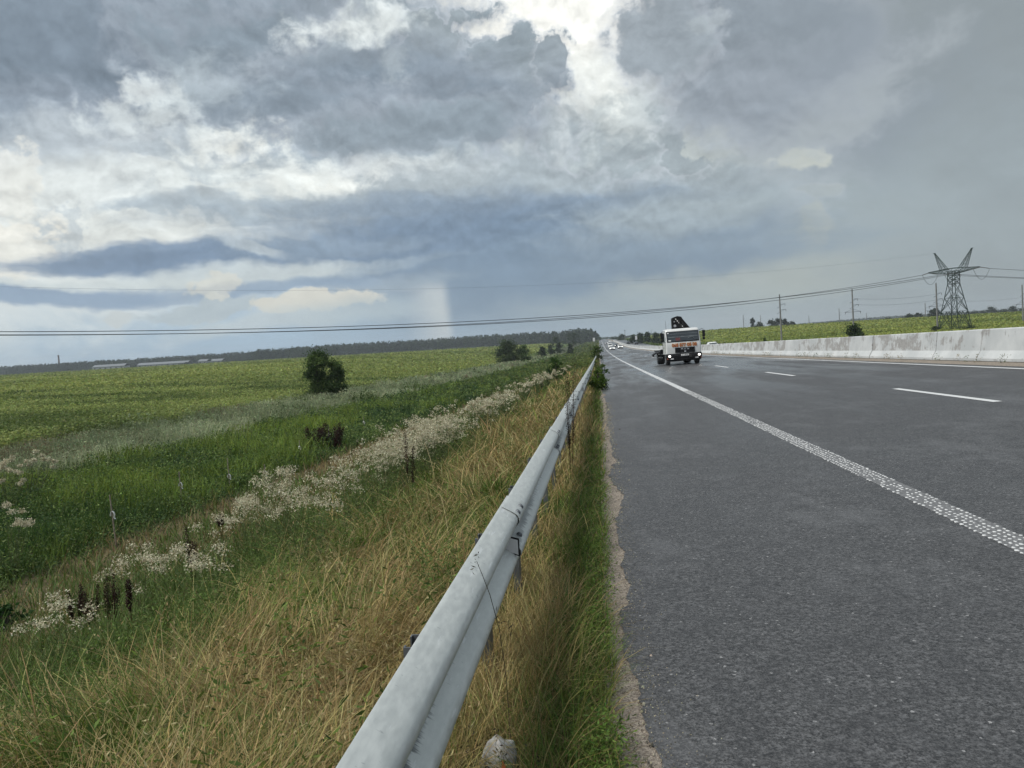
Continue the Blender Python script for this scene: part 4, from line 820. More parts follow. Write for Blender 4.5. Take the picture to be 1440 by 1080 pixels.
ms.blades(root, RNG.uniform(0, 6.283, n), hgt, np.maximum(.014, r*.0013)*RNG.uniform(.7, 1.5, n), RNG.uniform(0, .35, n), RNG.uniform(.1, .7, n), c, seg=3)
for k in range(5):
    p = root + np.stack([RNG.normal(0, .09, n), RNG.normal(0, .07, n), hgt*RNG.uniform(.35, 1.0, n)], 1); L = np.maximum(.05, r*.0026)*RNG.uniform(.6, 1.3, n); ms.leaves(p, L, L*.45, np.clip(c*RNG.uniform(.8, 1.2, (n, 1)), 0, 1), up=.1)
tag(ms.build('wormwood_scrub', LEAF), kind='stuff')
# verge across the highway and beyond the guardrail end
ms = Mass()
x, y, r = polar(30000, 120, 900, lambda x, y: (x > 24.8) & (x < 44), .0, .35); n = len(x); p = np.stack([x, y, gz(x, y)+RNG.uniform(.1, .9, n)], 1); L = np.maximum(.3, r*.0032)*RNG.uniform(.6, 1.4, n); ms.leaves(p, L, L*.6, mixc((.05, .075, .02), (.12, .15, .04), RNG.random(n), .18), up=.4)
x, y, r = polar(40000, 60, 900, lambda x, y: (x < -.3) & (x > -16), -.3, .0); n = len(x); p = np.stack([x, y, gz(x, y)+RNG.uniform(.1, .7, n)], 1); L = np.maximum(.16, r*.0032)*RNG.uniform(.6, 1.4, n); ms.leaves(p, L, L*.5, mixc((.045, .075, .02), (.13, .15, .045), np.clip(vn(x, y, 9, 81)*1.2-.2+.35*sm((x+3)/3)+RNG.normal(0, .15, n), 0, 1), .18), up=.3)
tag(ms.build('far_verge_grass', LEAF), kind='stuff')
# ------------------------------------------------------------------ white flowered weeds along the crest of the bank
def fl_plant(ms_s, ms_l, ms_f, X, Y, Z, h, w, nst, nh, hs, r=3.0):
    for k in range(nst):
        a = random.random()*6.283; rr = w*math.sqrt(random.random())*.5; root = np.array([[X+rr*.3*math.cos(a), Y+rr*.3*math.sin(a), Z-.02]]); hh = h*random.uniform(.78, 1.02)*(1-.25*(rr/(w*.5+1e-6))**2); L = math.hypot(hh, rr*.7)
        lean = math.atan2(rr*.7, hh)
        top = ms_s.blades(root, np.array([a]), L, max(.006, r*.0008), np.array([lean]), np.array([.05]), np.array([[.075, .085, .04]]), seg=3, tip=.5)[0]
        nl = 24; q = RNG.random(nl); p = root + (top-root)*(.12+.75*q)[:, None] + RNG.normal(0, .03, (nl, 3)); ms_l.leaves(p, max(.045, r*.003), max(.009, r*.0010), mixc((.05, .075, .025), (.12, .155, .065), RNG.random(nl), .15), up=.1)
        p = np.array(top)+np.stack([RNG.normal(0, .034, nh), RNG.normal(0, .034, nh), RNG.normal(-.015, .022, nh)], 1); tone = RNG.random(nh)**1.7
        for j in range(2): ms_f.leaves(p+RNG.normal(0, hs*.3, (nh, 3)), hs*RNG.uniform(.7, 1.3, nh), hs*RNG.uniform(.5, .9, nh), mixc((.34, .29, .22), (.70, .655, .56), tone, .10), up=.1)
fl = [(92, 868, .52, .36, 9, 'low white flowered weed in front of the dark dock spikes at the lower left'), (192, 800, .58, .42, 12, 'bushy white flowered weed just right of the dark dock spikes'), (243, 790, .55, .30, 7, 'small white flowered weed left of the thin dock plant'), (278, 788, .58, .28, 8, 'upright white flowered weed beneath the thin dock plant'), (304, 745, .6, .34, 7, 'grey green weed with few white heads behind the thin dock plant'),
      (342, 722, .62, .30, 8, 'white flowered weed left of the tallest flowering clump'), (398, 690, .8, .50, 20, 'tallest clump of white flowered weed on the bank'), (362, 718, .65, .40, 11, 'white flowered weed against the left side of the tallest clump'), (430, 712, .65, .40, 11, 'white flowered weed on the right side of the tallest clump'), (8, 742, .9, .55, 10, 'white flowered weed cut by the left edge of the picture'), (34, 655, 1.0, 1.1, 16, 'broad white flowered weed in the green ditch at the left'), (8, 672, .9, .8, 9, 'paler white flowered weed at the left edge beside the dark ditch weeds')]
for px, py, h, w, ns, lb in fl:
    X, Y = onray(px, py, h); Z = float(gz(X, Y)); r = math.hypot(X, Y); t = empty('flowering_weed', (X, Y, Z), label=lb, cat='wildflower', group='white flowered weeds')
    a, b, c = Mass(), Mass(), Mass(); fl_plant(a, b, c, 0, 0, 0, h*1.08, w*1.2, int(ns*1.4), 50, max(.014, r*.0017), r); a.build('stem', LEAF, t); b.build('leaves', LEAF, t); c.build('blossoms', STRAW, t)
a = Mass(); 
for k in range(420):
    Y = math.exp(random.uniform(math.log(7.6), math.log(62))); dens = vn(np.array([Y]), np.array([.5]), 1.6, 91)[0]
    if random.random() > (dens-(.12 if Y < 15 else .3))*2.1*min(1, 11/Y): continue
    X = -2.85 + random.gauss(0, .20) - .1*random.random(); Z = float(gz(X, Y)); r = math.hypot(X, Y); fl_plant(a, a, a, X, Y, Z, random.uniform(.55, .88), random.uniform(.25, .45), random.randint(3, 7), 26 if Y < 13 else 11, max(.016, r*.0017), r)
tag(a.build('white_wildflowers', STRAW), kind='stuff')
# yellow flower, dark dock spikes
docks = [(103, 838, .50, 4, .42, 'dark brown dock plant leftmost in the group at the lower left of the bank'), (121, 833, .52, 5, .45, 'dark brown dock plant beside the leftmost one'), (152, 822, .55, 5, .5, 'thick dark red dock spike, the darkest of the lower left group'), (180, 830, .5, 2, .26, 'short single dock spike right of the thick dark one'), (268, 756, .62, 4, .42, 'thin dark dock plant standing above the white weeds'), (312, 722, .6, 2, .2, 'small dark dock plant left of the tallest white clump'), (571, 626, .9, 2, .40, 'tall dark dock spike among the white wildflowers halfway along the bank'), (796, 533, 1.25, 3, .7, 'far dark red dock plant beside the rail below the leafy bush')]
def dock(X, Y, h, n, sp, lb, spread=.12):
    Z = float(gz(X, Y)); r = math.hypot(X, Y); t = empty('dock_plant', (X, Y, Z), label=lb, cat='dock plant', group='dark dock plants'); s_ = Mass(); f_ = Mass()
    for k in range(n):
        a = random.random()*6.283; root = np.array([[random.gauss(0, .02*spread*6), random.gauss(0, .02*spread*6), -.03]]); ln = random.uniform(.0, .11)*(1+2*spread); L = h*random.uniform(.72, 1.0); top = s_.blades(root, np.array([a]), L, max(.008, r*.0009), np.array([ln]), np.array([.02]), np.array([[.04, .02, .013]]), seg=4, tip=.6)[0]
        m = 420; q = RNG.random(m)**.8; wd = max(.010, .0017*r); p = root + (top-root)*(1-sp*q)[:, None]+RNG.normal(0, 1, (m, 3))*(wd*(.35+.85*np.sin(np.pi*np.clip(q*.85+.12, 0, 1))))[:, None]; f_.leaves(p, max(.013, r*.0015), max(.009, r*.0011), mixc((.010, .005, .004), (.040, .015, .011), RNG.random(m), .2), up=.0)
    s_.build('stem', LEAF, t); f_.build('seed_leaves', STRAW, t); return t
for px, py, h, n, sp, lb in docks: X, Y = onray(px, py, h); dock(X, Y, h, n, sp, lb)
X, Y = onray(460, 634, .05); dock(X, Y, 1.0, 16, .75, 'large black dock clump on the dry path below the bank, a paper tag behind it', 2.2)
# ------------------------------------------------------------------ marker stakes with paper tags
for px, py, h, tagz, lb in ((164, 770, .95, .62, 'thin stake with a white paper tag, nearest of the row below the bank'), (257, 716, .85, .62, 'thin stake with a white tag in the dark green weeds, second of the row'), (324, 692, .85, .42, 'thin bare-topped stake with a white tag by the dark weeds, third of the row'), (423, 650, .7, .62, 'short stake with a white tag left of the large black dock clump'), (463, 631, .8, .62, 'stake with a white tag rising behind the large black dock clump'), (513, 610, .75, .62, 'far stake with a white tag right of the large black dock clump'), (374, 682, .55, .48, 'low stake with a white tag above the tallest white clump')):
    X, Y = onray(px, py, .02); t = empty('marker_stake', (X, Y, float(gz(X, Y))), (random.gauss(0, .03), random.gauss(0, .03), random.random()), label=lb, cat='marker stake', group='tagged stakes in the ditch')
    m = MB(); m.path([(0, 0, -.15), (0, 0, h*1.15)], [.017, .013], 6); m.build('stick', M['wood'], t)
    m = MB(); z = h*tagz+.1; q = [(.012, z+.075), (.035, z+.05), (.046, z), (.03, z-.06), (.05, z-.085)]; m.prism([(a_-.003, b_) for a_, b_ in q]+[(a_+.004, b_-.004) for a_, b_ in reversed(q)], 'y', -.028, .022); q = [(-.010, z+.07), (-.03, z+.03), (-.036, z-.02)]; m.prism([(a_-.003, b_) for a_, b_ in q]+[(a_+.004, b_) for a_, b_ in reversed(q)], 'y', -.02, .025); m.build('paper_tag', M['paper'], t)
# ------------------------------------------------------------------ white block, dark weed and stalk by the rail
X, Y = onray(703, 1052, .12); m = MB(); m.rings([[(X+w*math.cos(a)*random.uniform(.75, 1.25), Y+d*math.sin(a)*random.uniform(.8, 1.2), float(gz(X, Y))+z*random.uniform(.85, 1.15)) for a in np.linspace(.3, 6.58, 7, endpoint=False)] for w, d, z in ((.07, .06, -.05), (.075, .06, .05), (.066, .05, .11), (.05, .036, .15), (.02, .015, .16))]); o = m.build('concrete_chunk', simple('pale concrete', (.36, .36, .35), .9, var=.3, scale=14, bump=.5), bevel=.012); tag(o, 'pale broken concrete chunk in the grass beside the nearest rail post', 'concrete chunk')
s_ = Mass(); f_ = Mass(); t = empty('dead_weed', (X+.02, Y-.13, float(gz(X, Y))), label='dark dead weed with thin stalks in front of the pale concrete chunk', cat='weed')
for k in range(16):
    a = random.random()*6.283; root = np.array([[random.gauss(0, .05), random.gauss(0, .02), -.02]]); top = s_.blades(root, np.array([a]), random.uniform(.14, .26), .004, np.array([random.uniform(0, .5)]), np.array([.3]), np.array([[.03, .024, .02]]), seg=3)[0]; q = RNG.random(10); f_.leaves(root+(top-root)*(.4+.6*q)[:, None]+RNG.normal(0, .006, (10, 3)), .016, .006, mixc((.02, .016, .013), (.06, .05, .04), RNG.random(10), .2))
s_.build('stem', LEAF, t); f_.build('seed_leaves', LEAF, t)
m = MB(); m.add([(0, 0, .10), (.014, -.01, .085), (.02, -.012, .13), (.007, 0, .15), (.003, .003, .12)], [(0, 1, 2, 3, 4)]); m.build('orange_leaf', M['orange'], t)
# thin stalk hanging across the rail
a = at(762, 893, 2.75); t = empty('grass_stalk', (a.x, a.y, a.z), label='thin dark grass stalk arching over the face of the guardrail', cat='grass stalk'); loc = Vector(a)
pts = [Vector((-.41, 2.72, float(gz(-.41, 2.72)))), Vector((-.415, 2.72, .30)), Vector((-.43, 2.72, .48)), Vector((-.455, 2.70, .62)), Vector((-.475, 2.68, .70)), Vector((-.49, 2.66, .76))]
m = MB(); m.path([p-loc for p in pts], [.0013, .0014, .0015, .0015, .0013, .001], 5); m.build('stem', simple('dry stem', (.05, .045, .03), .8), t); ms = Mass()
p = np.array([pts[5]-loc]*10)+RNG.normal(0, 1, (10, 3))*np.array([.012, .012, .022]); ms.leaves(p, .022, .005, mixc((.03, .03, .025), (.09, .09, .07), RNG.random(10)), up=0); p = np.array([pts[2]-loc]*8)+RNG.normal(0, 1, (8, 3))*np.array([.02, .02, .03]); ms.leaves(p, .03, .005, mixc((.03, .03, .025), (.09, .09, .07), RNG.random(8)), up=0); ms.build('seed_leaves', LEAF, t)
# weeds in the dirt along the foot of the barrier
ms = Mass()
for k in range(70):
    Y = random.uniform(15, 80); X = 11.62+random.gauss(0, .06); n = random.randint(8, 24); z = float(P(Y))+CROSS*X+.02; dry = random.random() < .5; p = np.stack([X+RNG.normal(0, .06, n), Y+RNG.normal(0, .09, n), z+RNG.uniform(0, .28, n)], 1); ms.leaves(p, RNG.uniform(.04, .11, n), .02, mixc((.05, .075, .02), (.11, .13, .05), RNG.random(n)) if not dry else mixc((.16, .12, .07), (.3, .24, .15), RNG.random(n)), up=.0)
tag(ms.build('barrier_weeds', LEAF), kind='stuff')
# loose stones along the broken asphalt edge
n = 3000; yq = np.exp(RNG.uniform(math.log(1.6), math.log(22), n)); xq = np.where(RNG.random(n) < .55, RNG.uniform(-.03, .2, n), wavy(yq)+np.abs(RNG.normal(0, .05, n))*RNG.choice([1, 1, 2.5], n)); rs = RNG.uniform(.0016, .0045, n)*np.maximum(1, yq/6)*np.where(RNG.random(n) < .03, 2.2, 1)
zq = P(yq)+CROSS*xq+.012+rs*.3; ms = Mass(); pts = np.stack([xq, yq, zq], 1); an = np.linspace(0, 2*np.pi, 4, endpoint=False)+.4
ring = np.stack([pts[:, None, 0]+np.cos(an)*rs[:, None]*RNG.uniform(.7, 1.3, (n, 4)), pts[:, None, 1]+np.sin(an)*rs[:, None]*RNG.uniform(.7, 1.3, (n, 4)), np.repeat(zq[:, None], 4, 1)], 2); V = np.concatenate([ring-np.array([0, 0, .004]), ring*1.0+np.array([0, 0, 1.0])*rs[:, None, None]*.4], 1)
cen = pts[:, None, :]; V[:, 4:, :2] = cen[:, :, :2]+(V[:, 4:, :2]-cen[:, :, :2])*.6; b = np.arange(n)[:, None]*8
ms._add(V, np.stack([np.concatenate([b+i, b+(i+1) % 4, b+4+(i+1) % 4, b+4+i], 1) for i in range(4)]+[np.concatenate([b+4, b+5, b+6, b+7], 1)], 1), np.repeat(mixc((.05, .045, .04), (.30, .27, .23), RNG.random(n)**1.4), 8, 0)); tag(ms.build('gravel', foliage('stone', 0, .9)), kind='stuff')
#PART4
# ------------------------------------------------------------------ sky
SUN_EL, SUN_AZ = math.radians(54), math.radians(-118)       # azimuth measured from +Y towards +X
EXPO = 1.15
W = bpy.data.worlds.new('World'); S.world = W; W.use_nodes = True; nt = W.node_tree; nt.nodes.clear(); N = NT(nt)
out = N.n('ShaderNodeOutputWorld'); bg = N.n('ShaderNodeBackground'); bg2 = N.n('ShaderNodeBackground'); add = N.n('ShaderNodeAddShader')
sky = N.n('ShaderNodeTexSky', sky_type='NISHITA'); sky.sun_disc = False; sky.sun_elevation = SUN_EL; sky.sun_rotation = SUN_AZ; sky.dust_density = 3.0
tc = N.n('ShaderNodeTexCoord'); sp = N.n('ShaderNodeSeparateXYZ'); N.set(sp.inputs[0], tc.outputs['Generated'])
az = N.math('ARCTAN2', sp.outputs[0], sp.outputs[1]); el = N.math('ARCSINE', sp.outputs[2]); cb = N.n('ShaderNodeCombineXYZ'); N.set(cb.inputs[0], az); N.set(cb.inputs[1], el); Q = cb.outputs[0]
def noisev(vec, scale, detail, rough):
    o = N.n('ShaderNodeTexNoise'); N.set(o.inputs['Vector'], vec); o.inputs['Scale'].default_value = scale; o.inputs['Detail'].default_value = detail; o.inputs['Roughness'].default_value = rough; return o
def vadd(a, b, s=1.0):
    m = N.n('ShaderNodeVectorMath', operation='MULTIPLY_ADD'); N.set(m.inputs[0], b); m.inputs[1].default_value = (s, s, 0); N.set(m.inputs[2], a); return m.outputs[0]
wn = noisev(N.mapping(Q, sc=(1, 1.5, 1)), 5.0, 5, .6); half = N.n('ShaderNodeVectorMath', operation='SUBTRACT'); N.set(half.inputs[0], wn.outputs['Color']); half.inputs[1].default_value = (.5, .5, .5)
QW = vadd(Q, half.outputs[0], .07)
def centred(vec, scale, detail, rough, typ='FBM', gain=2.0, off=.5):
    o = noisev(vec, scale, detail, rough); o.noise_type = typ; return N.math('MULTIPLY', N.math('SUBTRACT', o.outputs['Fac'], off), gain)
n1 = centred(N.mapping(QW, sc=(1, 1.25, 1)), 6.5, 4, .55); n2 = centred(N.mapping(QW, sc=(1, 1.2, 1)), 17.0, 6, .6); n2_up = centred(N.mapping(QW, loc=(.003, .012, 0), sc=(1, 1.2, 1)), 17.0, 4, .6); n3 = centred(Q, 42.0, 4, .6)
ns = centred(N.mapping(QW, sc=(.35, 2.6, 1)), 8.0, 6, .58)
def AE(px, py): d = look(px, py); return math.atan2(d.x, d.y), math.asin(d.z)
# clear and hazy air behind the clouds
hor = N.ramp(el, .0, .15); col = N.mix(hor, srgb(158, 180, 197), srgb(196, 206, 213))
col = N.mix(N.ramp(az, -.10, .45), col, srgb(152, 162, 169))
col = N.mix(N.ramp(el, .40, .75), col, srgb(176, 186, 196)); col = N.mix(N.ramp(N.math('ABSOLUTE', az), 1.0, 2.2), col, srgb(178, 186, 194))
# px, py, rx, ry, turn, colour, opacity, lo, hi, noise, kind
CL = [
 (330, 190, 620, 175, 0, (203, 211, 217), 1, .18, .62, .4, 'p'), (690, 40, 330, 110, -4, (238, 240, 239), 1, .2, .7, .6, 'p'), (850, 80, 170, 140, 0, (226, 231, 232), .95, .2, .75, .7, 'p'),
 (20, 300, 150, 160, 10, (218, 221, 220), .5, .2, .85, 1.0, 'p'), (110, 230, 170, 70, 0, (214, 220, 224), .7, .25, .7, 1.0, 'p'), (470, 250, 260, 60, 0, (216, 221, 223), .8, .25, .7, 1.0, 'p'),
 # storm grey on the right
 (1250, 230, 400, 420, 0, (152, 161, 169), .95, .05, .75, .2, 'p'), (1480, 200, 330, 520, 0, (140, 149, 157), .9, .05, .95, .15, 'p'), (1000, 330, 360, 130, 0, (158, 170, 179), .8, .1, .85, .4, 'p'),
 # lumpy middle
 (850, 215, 190, 120, 0, (172, 182, 190), .95, .28, .55, .9, 'p'), (960, 250, 150, 110, 0, (160, 171, 180), .9, .25, .65, .8, 'p'), (700, 260, 280, 60, 3, (168, 179, 189), .9, .28, .6, .9, 'p'),
 (815, 165, 80, 50, 0, (157, 168, 178), .9, .3, .5, .9, 'p'), (885, 180, 80, 56, 0, (158, 169, 178), .9, .3, .5, .9, 'p'), (965, 190, 40, 44, 0, (154, 165, 174), .9, .32, .48, .9, 'p'), (1005, 190, 44, 22, 0, (186, 193, 195), .8, .32, .6, 1.0, 'p'), (1060, 200, 60, 30, 0, (176, 184, 189), .5, .3, .65, 1.0, 'p'), (740, 150, 20, 22, 20, (218, 223, 224), .8, .34, .6, 1.1, 'p'),
 (800, 50, 120, 90, 0, (240, 241, 240), .95, .15, .6, .7, 'p'), (850, 130, 90, 60, 0, (216, 222, 224), .55, .2, .75, .9, 'p'), (690, 25, 200, 60, 0, (240, 241, 240), 1, .2, .6, .6, 'p'),
 # dark shelf upper left to centre
 (150, 50, 420, 120, -3, (136, 149, 164), 1, .2, .6, .5, 'p'), (200, 90, 300, 62, -4, (124, 137, 153), .85, .15, .8, .4, 'p'), (20, 160, 150, 30, -4, (136, 149, 165), .8, .2, .75, .8, 'p'),
 (420, 110, 180, 90, 10, (134, 147, 161), .95, .25, .55, .8, 'p'), (530, 55, 60, 34, 0, (146, 158, 169), .9, .3, .46, .9, 'p'), (580, 48, 40, 30, 0, (152, 163, 173), .9, .3, .44, .9, 'p'), (660, 62, 40, 30, 0, (150, 161, 171), .9, .3, .44, .9, 'p'), (700, 78, 34, 26, 0, (152, 163, 172), .9, .3, .44, .9, 'p'), (560, 110, 150, 84, 0, (142, 154, 166), .95, .28, .48, .9, 'p'), (650, 120, 110, 84, 0, (144, 156, 167), .95, .3, .46, .9, 'p'), (610, 60, 46, 40, 0, (150, 161, 171), .95, .3, .46, .9, 'p'), (715, 105, 66, 62, -15, (143, 155, 166), .95, .3, .45, .9, 'p'), (772, 78, 22, 44, 18, (146, 157, 168), .95, .3, .46, .7, 'p'),
 (480, 130, 190, 44, -3, (122, 136, 152), .85, .2, .75, .6, 'p'), (640, 165, 120, 44, 0, (124, 137, 152), .85, .2, .75, .7, 'p'), (330, 150, 160, 34, -3, (133, 146, 161), .8, .22, .7, .9, 'p'),
 (560, 190, 170, 34, 0, (140, 153, 166), .8, .25, .65, .9, 'p'), (300, 200, 100, 26, 0, (150, 163, 176), .7, .28, .6, 1.1, 'p'), (390, 236, 90, 20, 0, (146, 160, 174), .8, .28, .6, 1.1, 'p'), (235, 205, 60, 20, 0, (156, 168, 180), .6, .28, .6, 1.1, 'p'), (590, 225, 90, 18, 0, (150, 163, 175), .7, .25, .7, 1.0, 'p'),
 # torn bright openings
 (335, 205, 40, 18, 0, (234, 236, 234), .85, .22, 1.0, 1.3, 'p'), (208, 118, 24, 14, 0, (218, 223, 226), .75, .2, .9, 1.3, 'p'), (445, 258, 56, 14, 0, (236, 238, 236), .9, .22, .95, 1.3, 'p'), (195, 155, 50, 18, 0, (212, 219, 223), .7, .2, .95, 1.3, 'p'), (485, 30, 60, 18, 0, (220, 226, 229), .8, .22, .95, 1.3, 'p'), (275, 110, 60, 24, 0, (184, 195, 204), .5, .15, .95, 1.2, 'p'), (345, 240, 30, 12, 0, (222, 226, 226), .5, .22, .95, 1.3, 'p'), (520, 236, 90, 14, 0, (216, 221, 224), .65, .2, .95, 1.2, 'p'), (640, 235, 60, 14, 0, (190, 199, 206), .45, .2, .95, 1.2, 'p'), (560, 88, 14, 20, 0, (186, 196, 204), .4, .22, .95, 1.2, 'p'),
 (150, 190, 150, 30, 0, (200, 208, 215), .5, .15, .9, 1.2, 'p'), (300, 250, 130, 26, 0, (208, 215, 219), .55, .15, .9, 1.2, 'p'),
 # dark arm of the storm, upper right
 (1060, 70, 150, 90, 20, (141, 151, 163), .95, .2, .6, .6, 'p'), (1130, 120, 160, 90, 20, (138, 148, 160), .8, .15, .75, .5, 'p'), (930, 50, 60, 50, 0, (150, 160, 171), .9, .26, .55, .8, 'p'), (990, 25, 24, 14, 0, (170, 179, 187), .5, .3, .7, .8, 'p'), (1100, 165, 60, 40, 20, (137, 147, 159), .7, .2, .75, .7, 'p'),
 (1130, 225, 38, 14, 5, (188, 193, 189), .85, .3, .7, .8, 'p'), (1150, 272, 34, 6, 3, (163, 172, 177), .6, .3, .7, .7, 'p'), (1180, 155, 90, 30, -25, (160, 169, 176), .5, .25, .75, .9, 'p'), (1140, 325, 22, 24, -30, (174, 180, 179), .7, .28, .7, .8, 'p'), (1080, 120, 110, 40, 0, (138, 148, 161), .4, .2, .75, .8, 'p'),
 # layered light clouds centre left
 (330, 300, 140, 18, 0, (178, 189, 199), .7, .25, .7, 1.1, 's'), (300, 285, 90, 10, 0, (165, 177, 189), .7, .28, .65, 1.2, 's'), (420, 292, 110, 9, 0, (170, 182, 193), .6, .28, .65, 1.2, 's'), (310, 318, 80, 9, 0, (172, 184, 194), .6, .28, .65, 1.2, 's'), (190, 322, 110, 20, 6, (214, 218, 219), .8, .28, .65, 1.0, 'p'), (70, 320, 34, 40, 0, (176, 186, 196), .6, .3, .6, 1.0, 'p'), (20, 265, 40, 50, 0, (222, 222, 219), .5, .3, .6, 1.0, 'p'), (25, 345, 44, 40, 0, (222, 221, 217), .6, .3, .6, 1.0, 'p'),
 # blue grey bands
 (650, 305, 270, 34, 3, (146, 159, 174), .85, .2, .75, .7, 's'), (720, 345, 320, 60, 2, (120, 139, 163), .95, .1, .75, .35, 's'), (760, 400, 230, 60, 0, (126, 145, 167), .9, .1, .85, .2, 's'), (560, 345, 130, 24, 2, (124, 143, 167), .8, .2, .7, .6, 's'),
 (200, 364, 150, 17, 1, (126, 145, 170), .95, .22, .58, .6, 's'), (340, 366, 170, 15, 1, (124, 143, 168), .9, .2, .62, .6, 's'), (470, 350, 120, 12, 2, (140, 157, 177), .7, .25, .65, .8, 's'), (480, 378, 150, 9, 1, (150, 166, 183), .7, .25, .65, .7, 's'), (350, 352, 40, 6, 12, (190, 199, 206), .6, .28, .7, .8, 's'),
 (960, 350, 180, 36, 4, (134, 150, 168), .85, .15, .75, .6, 's'), (960, 300, 150, 24, 3, (163, 174, 182), .7, .2, .75, .8, 's'), (960, 376, 150, 16, 2, (126, 143, 163), .7, .18, .75, .5, 's'), (900, 330, 130, 14, 3, (150, 163, 176), .5, .2, .75, .8, 's'),
 (1050, 395, 150, 24, 4, (164, 172, 174), .75, .2, .75, .6, 's'), (880, 425, 150, 20, 2, (158, 170, 178), .6, .2, .8, .5, 's'),
 # near the horizon
 (200, 396, 260, 14, 1, (192, 201, 207), .85, .22, .65, .7, 's'), (560, 396, 90, 10, 1, (160, 174, 188), .6, .22, .7, .6, 's'), (70, 414, 150, 12, 1, (138, 158, 183), .9, .2, .65, .6, 's'), (380, 402, 150, 9, 1, (140, 159, 182), .8, .2, .7, .6, 's'), (295, 428, 75, 15, 1, (172, 184, 194), .9, .28, .55, .9, 'p'), (440, 423, 80, 14, 1, (204, 204, 200), .9, .28, .55, .9, 'p'), (160, 438, 14, 8, 0, (190, 198, 204), .9, .28, .6, .6, 'p'), (300, 398, 40, 10, 0, (206, 206, 201), .6, .3, .65, 1.0, 'p'), (400, 447, 130, 14, 0, (190, 198, 203), .6, .2, .8, .5, 's'), (520, 432, 90, 18, 0, (170, 184, 195), .6, .2, .8, .4, 's'),
]
def wsum(*t):
    o = None
    for n_, w_ in t: o = N.math('MULTIPLY_ADD', n_, w_, o if o is not None else 0.0)
    return o
NZ = {'L': wsum((n1, .6), (n2, .5), (n3, .15)), 'M': wsum((n1, .25), (n2, .7), (n3, .35)), 'S': wsum((n2, .6), (n3, .7)), 's': wsum((ns, .8), (n2, .3), (n3, .1))}
for px, py, rx, ry, turn, c, op, lo, hi, k, kind in CL:
    a0, e0 = AE(px, py); mid = (lo+hi)/2; g = 1/(1-mid)
    mp = N.mapping(QW, (a0, e0, 0), (0, 0, math.radians(-turn+3.3)), (rx/F*g, ry/F*g, 1), 'TEXTURE')
    gr = N.n('ShaderNodeTexGradient', gradient_type='SPHERICAL'); N.set(gr.inputs[0], mp); fac = gr.outputs['Fac']
    nz = NZ['s' if kind == 's' else 'L' if rx > 140 else 'M' if rx > 52 else 'S']
    if kind == 'p' and k >= .6 and hi-lo < .5: lo, hi = mid-(hi-lo)*.34, mid+(hi-lo)*.34
    val = N.math('MULTIPLY', N.math('MULTIPLY_ADD', nz, k, fac), N.ramp(fac, .0, .15))
    if kind == 'p' and sum(c) < 530 and k >= .6: col = N.mix(N.ramp(val, lo-.17, hi-.05, 0, op*.55), col, srgb(*(v+(236-v)*.42 for v in c)))      # thin lit rim
    col = N.mix(N.ramp(val, lo, hi, 0, op), col, srgb(c[0]+2, c[1]+1, c[2]-4))
# shaft of rain with a sharp right edge
a0, e0 = AE(607, 430); mp = N.mapping(Q, (a0, e0, 0), (0, 0, math.radians(3)), (1, 1, 1), 'TEXTURE'); s2 = N.n('ShaderNodeSeparateXYZ'); N.set(s2.inputs[0], mp)
xw = N.math('MULTIPLY_ADD', n2, .006, s2.outputs[0]); sh = N.math('MULTIPLY', N.ramp(xw, -.045, .012), N.ramp(xw, .014, .030, 1, 0)); sh = N.math('MULTIPLY', sh, N.ramp(N.math('MULTIPLY_ADD', n2, .012, s2.outputs[1]), .014, .036, 1, 0)); sh = N.math('MULTIPLY', sh, N.ramp(n1, -.3, .3, .7, 1.0)); col = N.mix(N.math('MULTIPLY', sh, .85), col, srgb(192, 198, 199))
sh2 = N.math('MULTIPLY', N.ramp(s2.outputs[0], -.55, -.02), N.ramp(s2.outputs[0], -.02, .0, 1, 0))
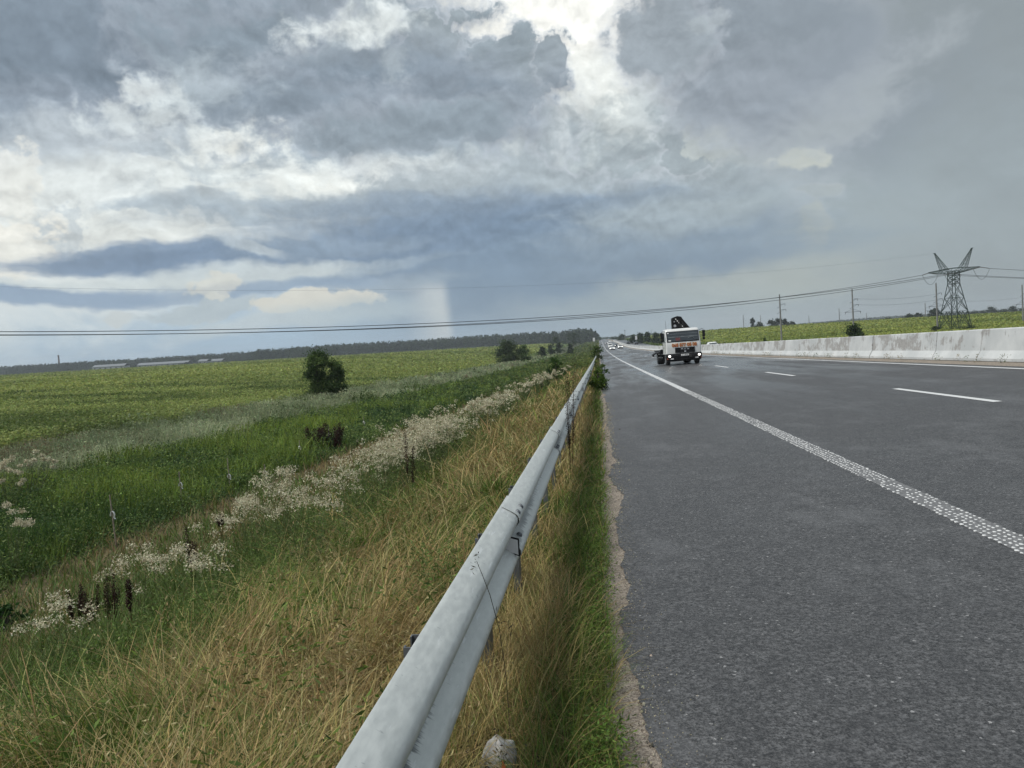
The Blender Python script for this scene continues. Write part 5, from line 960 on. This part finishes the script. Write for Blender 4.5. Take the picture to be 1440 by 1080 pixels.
# light tops and shaded undersides of the billows
rel = N.math('MULTIPLY', N.math('MULTIPLY_ADD', n1, .16, N.math('SUBTRACT', n2, n2_up)), .62); amt = N.math('MULTIPLY', N.ramp(az, .05, .38, .85, .10), N.ramp(el, .06, .17, .18, 1))
k = N.math('MULTIPLY_ADD', rel, amt, 1.0); kk = N.n('ShaderNodeCombineColor'); N.set(kk.inputs[0], k); N.set(kk.inputs[1], k); N.set(kk.inputs[2], k)
col = N.mix(1.0, col, kk.outputs[0], 'MULTIPLY')
col = N.mix(N.ramp(el, -.02, -.005), srgb(120, 125, 118), col)
gm = N.n('ShaderNodeGamma'); N.set(gm.inputs[0], col); gm.inputs[1].default_value = 1.13; col = gm.outputs[0]
N.set(bg.inputs[0], col); bg.inputs[1].default_value = .565
N.set(bg2.inputs[0], sky.outputs[0]); bg2.inputs[1].default_value = 0.05
mixs = N.n('ShaderNodeMixShader'); mixs.inputs[0].default_value = .06
nt.links.new(bg.outputs[0], mixs.inputs[1]); nt.links.new(bg2.outputs[0], mixs.inputs[2]); nt.links.new(mixs.outputs[0], out.inputs[0])
W.cycles.sampling_method = 'MANUAL'; W.cycles.sample_map_resolution = 512
sun = bpy.data.lights.new('sun', 'SUN'); sun.energy = 1.5; sun.angle = math.radians(18); sun.color = (1, .96, .90); so = bpy.data.objects.new('sun', sun); COL.objects.link(so)
sd = Vector((math.sin(SUN_AZ)*math.cos(SUN_EL), math.cos(SUN_AZ)*math.cos(SUN_EL), math.sin(SUN_EL))); so.rotation_euler = sd.to_track_quat('Z', 'Y').to_euler()
# ------------------------------------------------------------------ haze
hb = MB(); hb.box((0, 1270, 20), (5240, 2700, 62)); 
m = bpy.data.materials.new('haze'); m.use_nodes = True; nt = m.node_tree; nt.nodes.clear(); o_ = nt.nodes.new('ShaderNodeOutputMaterial'); v = nt.nodes.new('ShaderNodeVolumePrincipled'); v.inputs['Color'].default_value = (.80, .88, .95, 1); v.inputs['Density'].default_value = HAZE = .00019; v.inputs['Anisotropy'].default_value = .0; nt.links.new(v.outputs[0], o_.inputs['Volume'])
hz = hb.build('haze', m); tag(hz, kind='stuff')
# ------------------------------------------------------------------ render settings
S.view_settings.view_transform = 'Standard'; S.view_settings.look = 'None'; S.view_settings.exposure = EXPO; S.view_settings.gamma = 1
S.render.engine = 'CYCLES'; S.cycles.use_denoising = True; S.cycles.max_bounces = 5; S.cycles.diffuse_bounces = 3; S.cycles.glossy_bounces = 3; S.cycles.transmission_bounces = 2; S.cycles.volume_bounces = 0; S.cycles.transparent_max_bounces = 8; S.cycles.caustics_reflective = False; S.cycles.caustics_refractive = False
